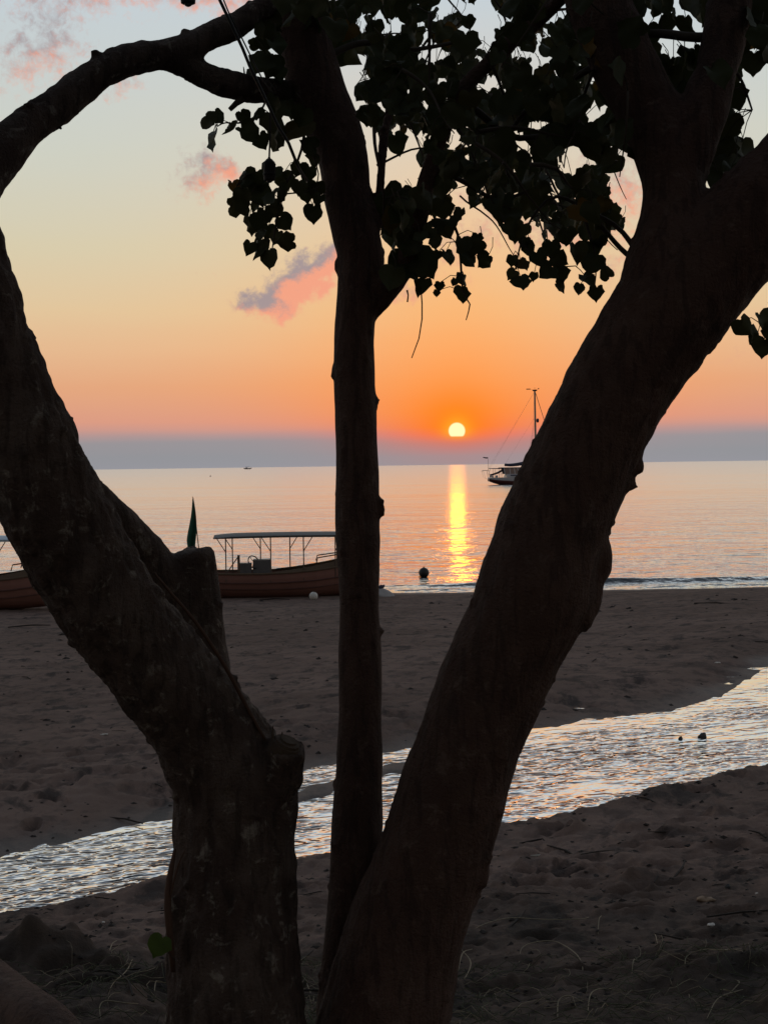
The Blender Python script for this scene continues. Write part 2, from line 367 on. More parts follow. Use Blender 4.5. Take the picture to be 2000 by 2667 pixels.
# ------------------------------------------------------------------ the ground
ZS = 1.2                                                     # level of the stream
near_px = [(-500, 2480), (-200, 2425), (0, 2380), (84, 2358), (241, 2331), (422, 2301), (600, 2275), (778, 2244), (862, 2229), (1080, 2190), (1307, 2147), (1422, 2132),
           (1518, 2105), (1603, 2087), (1705, 2060), (1844, 2020), (2000, 1990), (2300, 1940)]
far_px = [(-500, 2360), (-200, 2290), (0, 2244), (181, 2201), (301, 2171), (449, 2143), (620, 2080), (802, 2020), (880, 1996), (1000, 1963), (1060, 1953), (1220, 1928), (1393, 1904),
          (1509, 1889), (1605, 1877), (1682, 1870), (1779, 1851), (1875, 1822), (1947, 1783), (1991, 1745)]
NB = [on_z(px, py, ZS + .125) for px, py in near_px]; FB = [on_z(px, py, ZS) for px, py in far_px]
nbx = [-60] + [p.x for p in NB] + [12, 60]; nby = [NB[0].y - 8] + [p.y for p in NB] + [NB[-1].y + 5, NB[-1].y + 9]
fbx = [-60] + [p.x for p in FB] + [5.15, 7.0, 9, 60]; fby = [FB[0].y - 8] + [p.y for p in FB] + [19.6, 21.5, 24, 30]
def bankN(x): return np.interp(x, nbx, nby) + .06 * vnoise(x * 2.3, x * 0, seed=3) + .05 * vnoise(x * 6.1, x * 0, seed=4) + .035 * vnoise(x * 17, x * 0, seed=14)
def bankF(x): return np.interp(x, fbx, fby) + .12 * vnoise(x * 1.3, x * 0, seed=5) + .09 * vnoise(x * 4.7, x * 0, seed=6) + .06 * vnoise(x * 13, x * 0, seed=16)
def shore(x): return 44.6 + .02 * x + .25 * vnoise(x * .25, x * 0, seed=7)
BAR = [on_z(px, py, ZS) for px, py in [(640, 2120), (760, 2080), (880, 2045), (1000, 2012), (1100, 1990)]]
prints = []
_pr = random.Random(4)
for i in range(300):                                          # scuffs and foot prints, thick near the bank
    y = _pr.uniform(5.2, 13.5); prints.append((_pr.uniform(-.36, .36) * y, y, _pr.uniform(.06, .15), _pr.uniform(.05, .11), _pr.uniform(.02, .055)))
for i in range(420):
    y = 1 / _pr.uniform(1 / 40, 1 / 11.5); prints.append((_pr.uniform(-.34, .34) * y, y, _pr.uniform(.10, .30), _pr.uniform(.08, .2), _pr.uniform(.02, .05)))
mounds = [on_z(1630, 2290, 1.6), on_z(1355, 2215, 1.5), on_z(1480, 2165, 1.4), on_z(1765, 2180, 1.45), on_z(1870, 2130, 1.4), on_z(1640, 2160, 1.42), on_z(1750, 2115, 1.4), on_z(1890, 2170, 1.45), on_z(1530, 2112, 1.35), on_z(1400, 2240, 1.55)]
heap = on_z(160, 2490, 1.72)
def height(x, y):
    yn = bankN(x); yf = bankF(x); ys = shore(x)
    t = np.clip((y - 4.7) / np.maximum(yn - 4.7, .5), -9, 1.5)
    near = 1.95 - .64 * np.clip(t, 0, 1) ** 0.9 + np.where(t < 0, np.clip(-t, 0, 8) * .02, 0)
    far = 1.30 - 1.30 * (y - yf - 2.0) / np.maximum(ys - yf - 2.0, 1); far = np.minimum(far, 1.19 + np.clip(y - yf, -2, 2.5) * .06)
    far = np.maximum(far, -2.5)
    floor = ZS - .12
    s1 = sstep(-.10, .16, y - yn); s2 = sstep(-.9, .0, y - yf)
    chan = near * (1 - s1) + floor * s1
    h = np.where(y < yf - .9, chan, np.where(y > yf, far, np.maximum(chan * (1 - s2) + far * s2, 0) if True else far))
    # the little wet bar in the stream
    bd = np.full_like(x, 9.0)
    for a, b in zip(BAR[:-1], BAR[1:]):
        ax, ay, bx_, by_ = a.x, a.y, b.x, b.y
        q = np.clip(((x - ax) * (bx_ - ax) + (y - ay) * (by_ - ay)) / ((bx_ - ax) ** 2 + (by_ - ay) ** 2), 0, 1)
        bd = np.minimum(bd, np.hypot((x - ax - q * (bx_ - ax)), (y - ay - q * (by_ - ay))))
    bq = bd + .10 * vnoise(x * 5, y * 5, seed=8); h = np.where(bq < .55, np.maximum(h, ZS + .014 - .14 * sstep(.06, .45, bq)), h)
    dry = sstep(-.25, .1, yn - y) + sstep(.2, 1.2, y - yf)
    dry = np.clip(dry, 0, 1); beach = sstep(-.2, 6.0, ys - y)
    rough = fbm(x * 1.1, y * 1.1, o=3, seed=20) * .018 + fbm(x * 4.2, y * 3.0, o=4, seed=24) * .014 + np.abs(fbm(x * 9, y * 8, o=3, seed=28)) * -.018 + fbm(x * 24, y * 20, o=2, seed=31) * .005
    h = h + rough * dry * (.35 + .65 * beach) * np.where(y > yf, .6, 1.0)
    h = h + sstep(.5, 0, np.abs(y - yn + .22)) * .035 * (1 + vnoise(x * 3, y * 0, seed=30))          # crumbling lip of the near bank
    tuft = sstep(7.3, 5.6, y + .5 * vnoise(x * 1.4, y * .6, seed=33))
    h = h + tuft * (np.maximum(0, fbm(x * 2.1, y * 2.4, o=3, seed=35)) * .09)
    return h
GRID = {}
def build_beach():
    ya = np.concatenate([-np.geomspace(60, 1, 24), np.linspace(-.6, 3.6, 26), 1 / np.linspace(1 / 3.75, 1 / 46.5, 700), np.linspace(47.2, 60, 12), [80, 140]])
    sx = np.concatenate([-np.geomspace(30, 1.06, 22), np.linspace(-1, 1, 420), np.geomspace(1.06, 30, 22)])
    half = .30 * np.maximum(ya, 4.5) + .6
    X = half[:, None] * sx[None, :]; Y = np.repeat(ya[:, None], len(sx), 1)
    Z = height(X, Y)
    def blot(cx, cy, rx, ry, dep, rim=.35):
        j0, j1 = np.searchsorted(ya, [cy - 2.2 * ry, cy + 2.2 * ry])
        if j1 <= j0: return
        xs = X[j0:j1]; u = ((xs - cx) / rx) ** 2 + ((Y[j0:j1] - cy) / ry) ** 2
        k9 = 1 + .25 * vnoise(xs * 14, Y[j0:j1] * 14, seed=90); Z[j0:j1] += k9 * (-dep * np.exp(-u ** 2 * 1.2) + dep * rim * np.exp(-((np.sqrt(u) - 1.25) / .24) ** 2))
    for cx, cy, rx, ry, dp in prints:
        if cy < float(bankN(np.array([cx]))[0]) - .25 or cy > float(bankF(np.array([cx]))[0]) + .6: blot(cx, cy, rx, ry, dp)
    for p in mounds: blot(p.x, p.y, random.uniform(.10, .2), random.uniform(.07, .12), -random.uniform(.03, .055), 0)
    [blot(heap.x + random.uniform(-.22, .3), heap.y + random.uniform(-.12, .14), random.uniform(.06, .14), random.uniform(.05, .10), -random.uniform(.02, .05), 0) for _ in range(16)]
    GRID.update(ya=ya, sx=sx, Z=Z)
    n, k = X.shape
    me = bpy.data.meshes.new('beach'); V = np.stack([X, Y, Z], -1).reshape(-1, 3)
    i = np.arange(n * k).reshape(n, k); Fc = np.stack([i[:-1, :-1], i[:-1, 1:], i[1:, 1:], i[1:, :-1]], -1).reshape(-1, 4)
    me.vertices.add(len(V)); me.vertices.foreach_set('co', V.ravel()); me.loops.add(Fc.size); me.loops.foreach_set('vertex_index', Fc.ravel().astype(np.int32))
    me.polygons.add(len(Fc)); me.polygons.foreach_set('loop_start', np.arange(0, Fc.size, 4, dtype=np.int32)); me.polygons.foreach_set('loop_total', np.full(len(Fc), 4, np.int32))
    me.polygons.foreach_set('use_smooth', np.ones(len(Fc), bool)); me.update(); me.validate()
    yf = bankF(X); yn = bankN(X); ys = shore(X)
    wob = .25 * fbm(X * .8, Y * .8, o=3, seed=40)
    wet = np.where(Y > yf, .7 * sstep(1.1, .05, Y - yf + wob * 1.4), .65 * sstep(-.22, .0, Y - yn)); wet = np.maximum(wet, .8 * sstep(2.2, .3, ys - Y + wob * 2))
    a = me.attributes.new('wet', 'FLOAT', 'POINT'); a.data.foreach_set('value', wet.ravel().astype(np.float32))
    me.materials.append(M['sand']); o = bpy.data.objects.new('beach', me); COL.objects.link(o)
    return tag(o, 'dark brown sand beach sloping down to the sea', 'beach', kind='structure')
build_beach()
def ground_zs(x, y):
    ya, sx, Zg = GRID['ya'], GRID['sx'], GRID['Z']; x = np.asarray(x, float); y = np.asarray(y, float)
    j = np.clip(np.searchsorted(ya, y) - 1, 0, len(ya) - 2); ty = np.clip((y - ya[j]) / (ya[j + 1] - ya[j]), 0, 1)
    s_ = x / (.30 * np.maximum(y, 4.5) + .6); i = np.clip(np.searchsorted(sx, s_) - 1, 0, len(sx) - 2); tx = np.clip((s_ - sx[i]) / (sx[i + 1] - sx[i]), 0, 1)
    return (Zg[j, i] * (1 - tx) + Zg[j, i + 1] * tx) * (1 - ty) + (Zg[j + 1, i] * (1 - tx) + Zg[j + 1, i + 1] * tx) * ty
def ground_z(x, y): return float(ground_zs(x, y))

def grid_obj(name, X, Y, Z, m, attr=None):
    n, k = X.shape; i = np.arange(n * k).reshape(n, k)
    me = bpy.data.meshes.new(name); me.from_pydata(np.stack([X, Y, Z], -1).reshape(-1, 3).tolist(), [], np.stack([i[:-1, :-1], i[:-1, 1:], i[1:, 1:], i[1:, :-1]], -1).reshape(-1, 4).tolist())
    me.polygons.foreach_set('use_smooth', [True] * len(me.polygons))
    if attr:
        a = me.attributes.new(attr[0], 'FLOAT', 'POINT'); a.data.foreach_set('value', attr[1].ravel().astype(np.float32))
    me.materials.append(m); o = bpy.data.objects.new(name, me); COL.objects.link(o); return o
# stream: a strip of water between its banks
sxs = np.linspace(-14, 16, 260); tt = np.linspace(0, 1, 40)
X = np.repeat(sxs[None, :], 40, 0); yn_, yf_ = bankN(sxs), bankF(sxs)
Y = (yn_ - .45)[None, :] * (1 - tt[:, None]) + (yf_ + .9)[None, :] * tt[:, None]
calm = np.clip(sstep(.9, .1, yf_[None, :] - Y + .35 * fbm(X * 1.2, Y * 1.2, o=3, seed=50)) * sstep(.6, 1.6, X), 0, .7)
tag(grid_obj('stream', X, Y, np.full_like(X, ZS), M['stream'], ('calm', calm)), 'shallow rippled stream running across the dark sand', 'stream', kind='structure')
# sea, with a low swell folding on to the sand
ya = np.concatenate([[38], 1 / np.linspace(1 / 40.0, 1 / 130.0, 420), np.geomspace(140, 60000, 60)])
sx = np.concatenate([-np.geomspace(40, 1.05, 14), np.linspace(-1, 1, 160), np.geomspace(1.05, 40, 14)])
X = (.30 * ya + 8)[:, None] * sx[None, :]; Y = np.repeat(ya[:, None], len(sx), 1)
ys = shore(X); k = 1 + .45 * vnoise(X * .16, Y * 0, seed=61)
def ridge(d, wf, wb): return np.where(d < 0, np.exp(-(d / wf) ** 2), np.exp(-(d / wb) ** 2))
Z = .10 * k * sstep(-3.5, 3.5, X) * ridge(Y - ys - 2.1 - .5 * vnoise(X * .13, Y * 0, seed=62), .25, 1.1) + .035 * ridge(Y - ys - .75 - .3 * vnoise(X * .2, Y * 0, seed=63), .18, .7)
Z = Z + .012 * fbm(X * .5, Y * 1.1, o=3, seed=65) * sstep(120, 90, Y)
tag(grid_obj('sea', X, Y, Z, M['sea']), 'calm sea reflecting the orange sunset', 'sea', kind='structure')

# ------------------------------------------------------------------ trees
VS = 2000 / 1659.0                                            # tracing was done on a 1659 px wide view of the photograph
def limb(pts, step=.035):
    """rows (x, y, width, depth) measured on the photograph -> points with radius"""
    P = []
    for (x, y, wd_, d) in pts:
        q = at(x * VS, y * VS, d); P.append((q.x, q.y, q.z, wd_ * VS * d / F / 2))
    return spline(P, step)
def organic(name, limbs, parent, material, voxel=.011, lump=.010, seed=1, knobs=(), smooth_it=5, rib=.55):
    """limbs fused into one woody body: tubes -> voxel remesh -> relaxed -> bark relief"""
    mb = MB()
    for L in limbs: mb.tube([p[:3] for p in L], [float(p[3]) for p in L], 22)
    for (c, r, sq) in knobs: mb.ball(c, r, 14, 9, sq)
    o = mb.build(name, material, parent)
    md = o.modifiers.new('remesh', 'REMESH'); md.mode = 'VOXEL'; md.voxel_size = voxel
    ms = o.modifiers.new('relax', 'SMOOTH'); ms.iterations = smooth_it; ms.factor = .5
    dg = bpy.context.evaluated_depsgraph_get(); dg.update()
    me = bpy.data.meshes.new_from_object(o.evaluated_get(dg)); old = o.data; o.modifiers.clear(); o.data = me; bpy.data.meshes.remove(old); me.name = name
    n = len(me.vertices); co = np.empty(n * 3); me.vertices.foreach_get('co', co); co = co.reshape(-1, 3)
    no = np.empty(n * 3); me.vertices.foreach_get('normal', no); no = no.reshape(-1, 3)
    x, y, z = co.T
    d = lump * fbm(x * 7, y * 7, z * 4.5, o=3, seed=seed) + lump * rib * fbm(x * 38, y * 38, z * 7, o=3, seed=seed + 9)
    sp = fbm(x * 26, y * 26, z * 24, o=2, seed=seed + 20); d = d + np.clip(sp - .78, 0, .5) * .045 * (lump / .01)
    co = co + no * d[:, None]; me.vertices.foreach_set('co', co.ravel()); me.polygons.foreach_set('use_smooth', np.ones(len(me.polygons), bool))
    if not me.materials: me.materials.append(material)
    me.update(); return o

def vat(x, y, d): return at(x * VS, y * VS, d)
# --- tree on the left: thick trunk, limb leaning out of the picture, sawn-off limb behind, arching branch
left_tree = empty('leaning_tree', (0, 0, 0))
tag(left_tree, 'thick rough tree leaning out to the left, with sawn-off limb and arching bare branch', 'tree')
L_low = limb([(512, 2520, 340, 4.12), (512, 2360, 315, 4.15), (509, 2212, 300, 4.18), (506, 2080, 289, 4.2), (507, 1950, 274, 4.22), (506, 1830, 266, 4.22), (508, 1735, 268, 4.22), (488, 1650, 248, 4.20), (436, 1565, 226, 4.16)])
L_lean = limb([(500, 1690, 246, 4.21), (434, 1565, 228, 4.16), (366, 1475, 222, 4.11), (296, 1385, 220, 4.06), (222, 1282, 220, 4.0), (153, 1174, 222, 3.96), (100, 1060, 216, 3.93), (52, 945, 206, 3.9), (0, 810, 192, 3.88),
               (-44, 680, 184, 3.86), (-92, 500, 178, 3.86), (-120, 330, 160, 3.9), (-128, 120, 140, 3.95), (-110, -120, 120, 4.0)])
L_stub = limb([(560, 1760, 130, 4.2), (590, 1690, 118, 4.16), (615, 1640, 92, 4.12), (622, 1612, 84, 4.1)])
kn = [(vat(638, 1690, 4.17), .022, (1, 1, 1.2)), (vat(388, 1990, 4.12), .03, (1, 1, 2.4))]
organic('trunk', [L_low, L_lean, L_stub], left_tree, M['bark'], .0095, .007, 3, kn, 3, 1.3)
stubtop = MB(); c = vat(618, 1610, 4.1)
tilt = Vector((.42, -.25, .85)).normalized(); rr = random.Random(2)
for k_, (o_, r_) in enumerate(((0, .040), (.008, .034), (.014, .022))): stubtop.tube([c + tilt * (o_ - .03), c + tilt * (o_ + .004)], [r_ + .004, r_], 13)
stubtop.tube([c + Vector((-.030, 0, .0)), c + Vector((-.036, 0, .030)), c + Vector((-.034, 0, .052))], [.006, .004, .001], 6); stubtop.tube([c + Vector((-.012, .01, .01)), c + Vector((-.010, .01, .034))], [.006, .001], 5)
stubtop.build('stub_cut_face', M['cut'], left_tree)
S1 = limb([(457, 1560, 112, 4.62), (449, 1470, 106, 4.62), (440, 1390, 101, 4.62), (431, 1310, 98, 4.62), (424, 1245, 95, 4.62), (421, 1206, 92, 4.62), (420, 1193, 86, 4.62), (419, 1186, 64, 4.62)])
S2 = limb([(425, 1400, 96, 4.64), (398, 1312, 108, 4.62), (330, 1228, 104, 4.56), (246, 1136, 96, 4.48), (184, 1062, 80, 4.38), (120, 1000, 60, 4.28)])
organic('cut_limb', [S1, S2], left_tree, M['bark'], .010, .006, 13, [(vat(462, 1225, 4.6), .012, (1, 1, 1))], 3)
bA = limb([(-122, 560, 169, 3.88), (-92, 462, 145, 3.92), (-52, 395, 120, 3.98), (0, 330, 102, 4.04), (62, 268, 88, 4.1), (120, 232, 79, 4.15), (170, 192, 77, 4.19), (222, 153, 72, 4.22), (280, 128, 70, 4.26), (340, 118, 68, 4.3), (392, 112, 70, 4.34)])
bB = limb([(360, 114, 66, 4.32), (400, 105, 68, 4.34), (438, 84, 59, 4.36), (500, 57, 53, 4.4), (556, 23, 51, 4.45), (614, -14, 49, 4.5), (690, -70, 45, 4.6)])
bC = limb([(350, 118, 66, 4.31), (388, 130, 66, 4.34), (424, 154, 56, 4.37), (470, 173, 58, 4.4), (515, 187, 56, 4.44), (572, 195, 54, 4.5), (640, 196, 50, 4.58), (690, 190, 43, 4.66)])
organic('branch', [bA, bB, bC], left_tree, M['bark'], .007, .005, 23, [(vat(205, 112, 4.2), .012, (1.4, 1, 1)), (vat(402, 68, 4.34), .014, (1.5, 1, 1))], 3)
for (x0, y0, x1, y1, d) in [(140, 324, 162, 338, 4.14), (143, 322, 160, 320, 4.14), (300, 158, 296, 170, 4.28)]:
    tw = MB(); tw.tube([vat(x0 * .82, y0 * .82, d), vat(x1 * .82, y1 * .82, d)], [.007, .003], 6); tw.build('broken_twig', M['twig'], left_tree)
for pts, rr in (([(525, 212, 4.42), (510, 222, 4.42), (496, 236, 4.42)], [.011, .009, .007]), ([(529, 165, 4.45), (527, 150, 4.45), (526, 143, 4.45)], [.003, .002, .001])):
    tw = MB(); tw.tube([vat(*q) for q in pts], rr, 7); tw.build('broken_twig', M['twig'], left_tree)
vn = MB(); P = limb([(330, 1238, 5, 3.97), (368, 1284, 7, 3.99), (420, 1345, 8, 4.02), (484, 1442, 9, 4.06), (532, 1532, 9, 4.1), (572, 1605, 8, 4.12)])
P[:, 0] += .004; vn.tube([p[:3] for p in P], [float(p[3]) for p in P], 8)
P = limb([(378, 1835, 6, 4.08), (366, 1900, 14, 4.06), (362, 1960, 16, 4.05), (368, 2030, 15, 4.05), (374, 2100, 10, 4.06)]); vn.tube([p[:3] for p in P], [float(p[3]) for p in P], 8)
P = limb([(362, 1960, 5, 4.05), (385, 1870, 4, 4.04), (402, 1832, 2.5, 4.03)]); vn.tube([p[:3] for p in P], [float(p[3]) for p in P], 6)
vn.build('vine', M['vine'], left_tree, True)

# --- tree in the middle: slender upright stem and thick stem leaning to the right, forked
right_tree = empty('forked_tree', (0, 0, 0))
tag(right_tree, 'dark tree with a slender upright stem and a thick forked stem under a leafy crown', 'tree')
C_ = limb([(770, 2500, 210, 4.3), (760, 2330, 175, 4.32), (752, 2212, 140, 4.34), (757, 2080, 125, 4.36), (766, 1950, 118, 4.37), (771, 1850, 113, 4.38), (775, 1700, 106, 4.4), (779, 1500, 93, 4.42), (777, 1300, 90, 4.44),
           (773, 1150, 96, 4.46), (769, 950, 93, 4.48), (766, 800, 91, 4.5), (768, 700, 89, 4.52), (776, 620, 98, 4.53), (781, 560, 102, 4.54), (768, 500, 104, 4.55), (752, 430, 102, 4.56), (742, 350, 110, 4.57), (722, 280, 118, 4.58),
           (688, 200, 124, 4.58), (661, 100, 114, 4.58), (650, 0, 106, 4.58), (645, -120, 92, 4.6), (640, -320, 84, 4.62)])
kc = [(vat(822, 1083, 4.45), .012, (1, 1, .8)), (vat(824, 1108, 4.45), .012, (1, 1, 1)), (vat(720, 803, 4.5), .009, (.8, 1, 2.4)), (vat(813, 866, 4.5), .011, (1, 1, 1.2)), (vat(728, 575, 4.53), .011, (1, 1, 2.4)), (vat(826, 1364, 4.43), .010, (1, 1, 1))]
C_b = limb([(775, 690, 60, 4.53), (812, 640, 72, 4.52), (848, 604, 60, 4.5), (876, 560, 50, 4.46), (900, 480, 42, 4.42), (930, 360, 38, 4.4), (985, 215, 34, 4.38), (1070, 120, 32, 4.36), (1160, 45, 31, 4.34), (1260, -50, 28, 4.3)])
C_b2 = limb([(788, 520, 50, 4.54), (818, 480, 26, 4.55), (822, 400, 20, 4.58), (832, 280, 18, 4.62), (870, 140, 17, 4.7), (900, -40, 15, 4.75)])
organic('trunk', [C_, C_b, C_b2], right_tree, M['bark2'], .0075, .0030, 33, kc, 3)
R_ = limb([(775, 2520, 345, 4.3), (795, 2360, 320, 4.3), (826, 2212, 284, 4.29), (862, 2060, 262, 4.28), (893, 1960, 252, 4.27), (928, 1870, 244, 4.26), (983, 1696, 232, 4.24), (1025, 1576, 228, 4.22), (1080, 1440, 232, 4.2), (1122, 1350, 240, 4.19),
           (1164, 1260, 256, 4.18), (1196, 1140, 236, 4.17), (1255, 1000, 228, 4.16), (1308, 890, 226, 4.15), (1380, 765, 236, 4.14), (1462, 650, 250, 4.13), (1540, 560, 240, 4.12), (1640, 462, 226, 4.1), (1740, 360, 215, 4.08), (1850, 230, 200, 4.05), (1960, 60, 184, 4.0), (2080, -140, 160, 3.95), (2190, -360, 130, 3.9), (2290, -640, 90, 3.85), (2360, -900, 40, 3.8)])
R_l = limb([(1400, 745, 200, 4.14), (1440, 640, 215, 4.13), (1452, 550, 190, 4.13), (1452, 460, 140, 4.14), (1452, 390, 142, 4.16), (1434, 300, 146, 4.18), (1388, 215, 138, 4.2), (1342, 120, 142, 4.2), (1298, 20, 138, 4.2), (1262, -120, 126, 4.2), (1230, -320, 110, 4.2)])
R_r = limb([(1456, 400, 120, 4.16), (1490, 310, 118, 4.16), (1524, 230, 106, 4.17), (1556, 120, 92, 4.2), (1574, 10, 92, 4.22), (1590, -110, 86, 4.25), (1610, -300, 76, 4.3)])
kr = [(vat(1262, 1325, 4.16), .042, (.8, 1, 1.2)), (vat(1280, 1262, 4.16), .045, (.75, 1, 2.2)), (vat(1380, 1008, 4.13), .016, (1, 1, 1.3)), (vat(1366, 1048, 4.14), .016, (1, 1, 1)), (vat(1036, 1885, 4.2), .024, (1, 1, 2.0)), (vat(1300, 1205, 4.16), .035, (.8, 1, 2))]
organic('trunk', [R_, R_l, R_r], right_tree, M['bark2'], .0105, .0042, 43, kr, 4, .8)

# --- leaves
def heart(seed):
    r = random.Random(seed)
    half = [(0, .0), (.09, -.11), (.25, -.16), (.43, -.09), (.53, .10), (.545, .32), (.47, .54), (.32, .72), (.13, .85), (0, 1.0)]
    mid = [(0, .0), (0, .0), (0, .03), (0, .10), (0, .2), (0, .34), (0, .52), (0, .70), (0, .86), (0, 1.02)]
    v = []; f = []; fold = r.uniform(.0, .6); curl = r.uniform(-.1, .8); ph = r.uniform(0, 6); amp = r.uniform(.02, .09)
    def z(x, y): return fold * abs(x) * (.6 + .4 * y) - curl * max(y, 0) ** 2 * .45 + amp * math.sin(9 * y + ph + 5 * x)
    base = len(v)
    for (x, y) in mid: v.append((0, y, z(0, y)))
    for s in (1, -1):
        o = len(v); jx = r.uniform(.88, 1.1)
        for i, (x, y) in enumerate(half):
            k = 1 + r.uniform(-.14, .10) + (.10 if i in (2, 5) else 0); xx = s * x * jx * k; v.append((xx, y + r.uniform(-.02, .02) * (x > 0), z(xx, y)))
        mo = len(v)
        for i, (x, y) in enumerate(half): xx = s * x * jx * .55; yy = y * .6 + mid[i][1] * .4; v.append((xx, yy, z(xx, yy)))
        for i in range(len(half) - 1):
            a, b, c, d = mo + i, mo + i + 1, o + i + 1, o + i
            f.append((a, b, c, d) if s > 0 else (d, c, b, a)); a, b, c, d = i, i + 1, mo + i + 1, mo + i
            f.append((a, b, c, d) if s > 0 else (d, c, b, a))
    return v, f
HE = [heart(100 + i) for i in range(8)]
def heart_mesh(i, m, nm):
    me = bpy.data.meshes.new(nm); me.from_pydata(HE[i][0], [], HE[i][1]); me.validate(); me.materials.append(m)
    me.polygons.foreach_set('use_smooth', [True] * len(me.polygons)); return me
LM = [heart_mesh(i, M['leaf'], 'leaf') for i in range(8)]
def leaf_matrix(c, size, r, face=.55):
    """c: middle of the blade; tip hangs down, blade turned any way with a bias to sea and land"""
    tip = Vector((r.gauss(0, .42), r.gauss(0, .38), -1)).normalized()
    if r.random() < .12: tip = Vector((r.gauss(0, 1), r.gauss(0, .6), r.gauss(0, .5))).normalized()
    n = Vector((r.gauss(0, 1 - face), (1 if r.random() < .5 else -1) * face + r.gauss(0, .25), r.gauss(0, .3) + .15))
    n = (n - tip * n.dot(tip)); n = n.normalized() if n.length > 1e-3 else tip.orthogonal().normalized()
    xx = tip.cross(n).normalized()
    m = Matrix(((xx.x, tip.x, n.x, 0), (xx.y, tip.y, n.y, 0), (xx.z, tip.z, n.z, 0), (0, 0, 0, 1))) @ Matrix.Diagonal((size, size, size, 1))
    o = Vector(c) - tip * size * .42
    m.translation = o; return m, o
lr = random.Random(77)
twigs = MB(); nodes = []
def twig(pts, r0, r1, sway=.02):
    """pts: photo-view (x, y, depth)"""
    P = spline([tuple(vat(x, y, d)) for x, y, d in pts], .03); n = len(P)
    ph = lr.uniform(0, 6)
    Q = [Vector(p) + Vector((math.sin(i * .55 + ph), math.cos(i * .4 + ph), math.sin(i * .8 + ph)) ) * sway * .25 for i, p in enumerate(P)]
    twigs.tube(Q, [r0 + (r1 - r0) * i / (n - 1) for i in range(n)], 6); nodes.extend(Q)
twig([(640, 200, 4.55), (655, 260, 4.5), (648, 320, 4.46), (622, 390, 4.42), (607, 450, 4.4), (596, 500, 4.38), (585, 545, 4.37)], .0065, .0018)
twig([(575, 205, 4.5), (560, 245, 4.48), (520, 262, 4.46), (492, 266, 4.45), (470, 275, 4.44)], .004, .0015)
twig([(655, 280, 4.5), (672, 330, 4.5), (690, 372, 4.5), (682, 430, 4.48), (678, 452, 4.48)], .003, .001)
twig([(607, 445, 4.4), (560, 440, 4.38), (520, 425, 4.37), (508, 400, 4.37)], .0025, .001)
twig([(612, 420, 4.41), (650, 418, 4.42), (690, 400, 4.44)], .0025, .001)
twig([(600, 70, 4.55), (560, 130, 4.55), (555, 180, 4.52)], .005, .002)
twig([(905, 500, 4.42), (945, 470, 4.38), (985, 490, 4.34), (992, 560, 4.32), (996, 625, 4.32), (1015, 655, 4.3), (1010, 695, 4.3)], .006, .0014)
twig([(985, 520, 4.34), (1010, 540, 4.33), (1040, 555, 4.33)], .003, .001)
twig([(1400, 600, 4.3), (1330, 520, 4.42), (1270, 460, 4.42), (1200, 420, 4.4), (1160, 450, 4.38), (1130, 520, 4.36), (1118, 580, 4.35)], .010, .002)
twig([(1410, 570, 4.2), (1345, 505, 4.3), (1300, 470, 4.32), (1240, 440, 4.35)], .009, .005)
twig([(1255, 450, 4.42), (1280, 510, 4.4), (1290, 570, 4.38), (1282, 630, 4.36)], .005, .0015)
twig([(1130, 520, 4.36), (1165, 560, 4.35), (1200, 580, 4.35), (1240, 572, 4.35), (1262, 590, 4.35)], .003, .001)
twig([(990, 215, 4.4), (1100, 290, 4.5), (1200, 300, 4.55), (1330, 330, 4.5)], .012, .006)
twig([(930, 360, 4.42), (1010, 400, 4.5), (1090, 430, 4.55), (1180, 400, 4.55)], .009, .004)
twig([(1330, 120, 4.25), (1250, 160, 4.3), (1150, 230, 4.35), (1060, 330, 4.4)], .011, .005)
twig([(700, 120, 4.6), (800, 90, 4.7), (900, 110, 4.75), (1000, 80, 4.8)], .012, .005)
twig([(1545, 120, 4.2), (1600, 160, 4.25), (1625, 240, 4.3)], .007, .003)
twig([(1540, 75, 4.22), (1480, 78, 4.22), (1400, 72, 4.24)], .014, .012)
twig([(1700, 560, 4.05), (1680, 640, 4.0), (1650, 700, 3.98)], .006, .002)
for i in range(46):                                           # branchlets all through the crown
    x, y, d = lr.uniform(760, 1380), lr.uniform(-60, 430), lr.uniform(4.0, 5.9); a = lr.uniform(-2.6, .6); L = lr.uniform(90, 220)
    twig([(x, y, d), (x + L * .5 * math.cos(a), y + L * .5 * math.sin(-a), d + lr.uniform(-.1, .1)), (x + L * math.cos(a), y + L * math.sin(-a) + 40, d + lr.uniform(-.2, .2))], lr.uniform(.003, .007), .0015)
nodes_a = np.array([tuple(q) for q in nodes])
spots = []                                                    # (x, y, size in view px, depth)
def Z(ox, oy, k, lst, d, s0=1.0):
    for (x, y, s) in lst: spots.append(((ox + x / k) / VS, (oy + y / k) / VS, s / k / VS * s0, d + lr.uniform(-.12, .12), True))
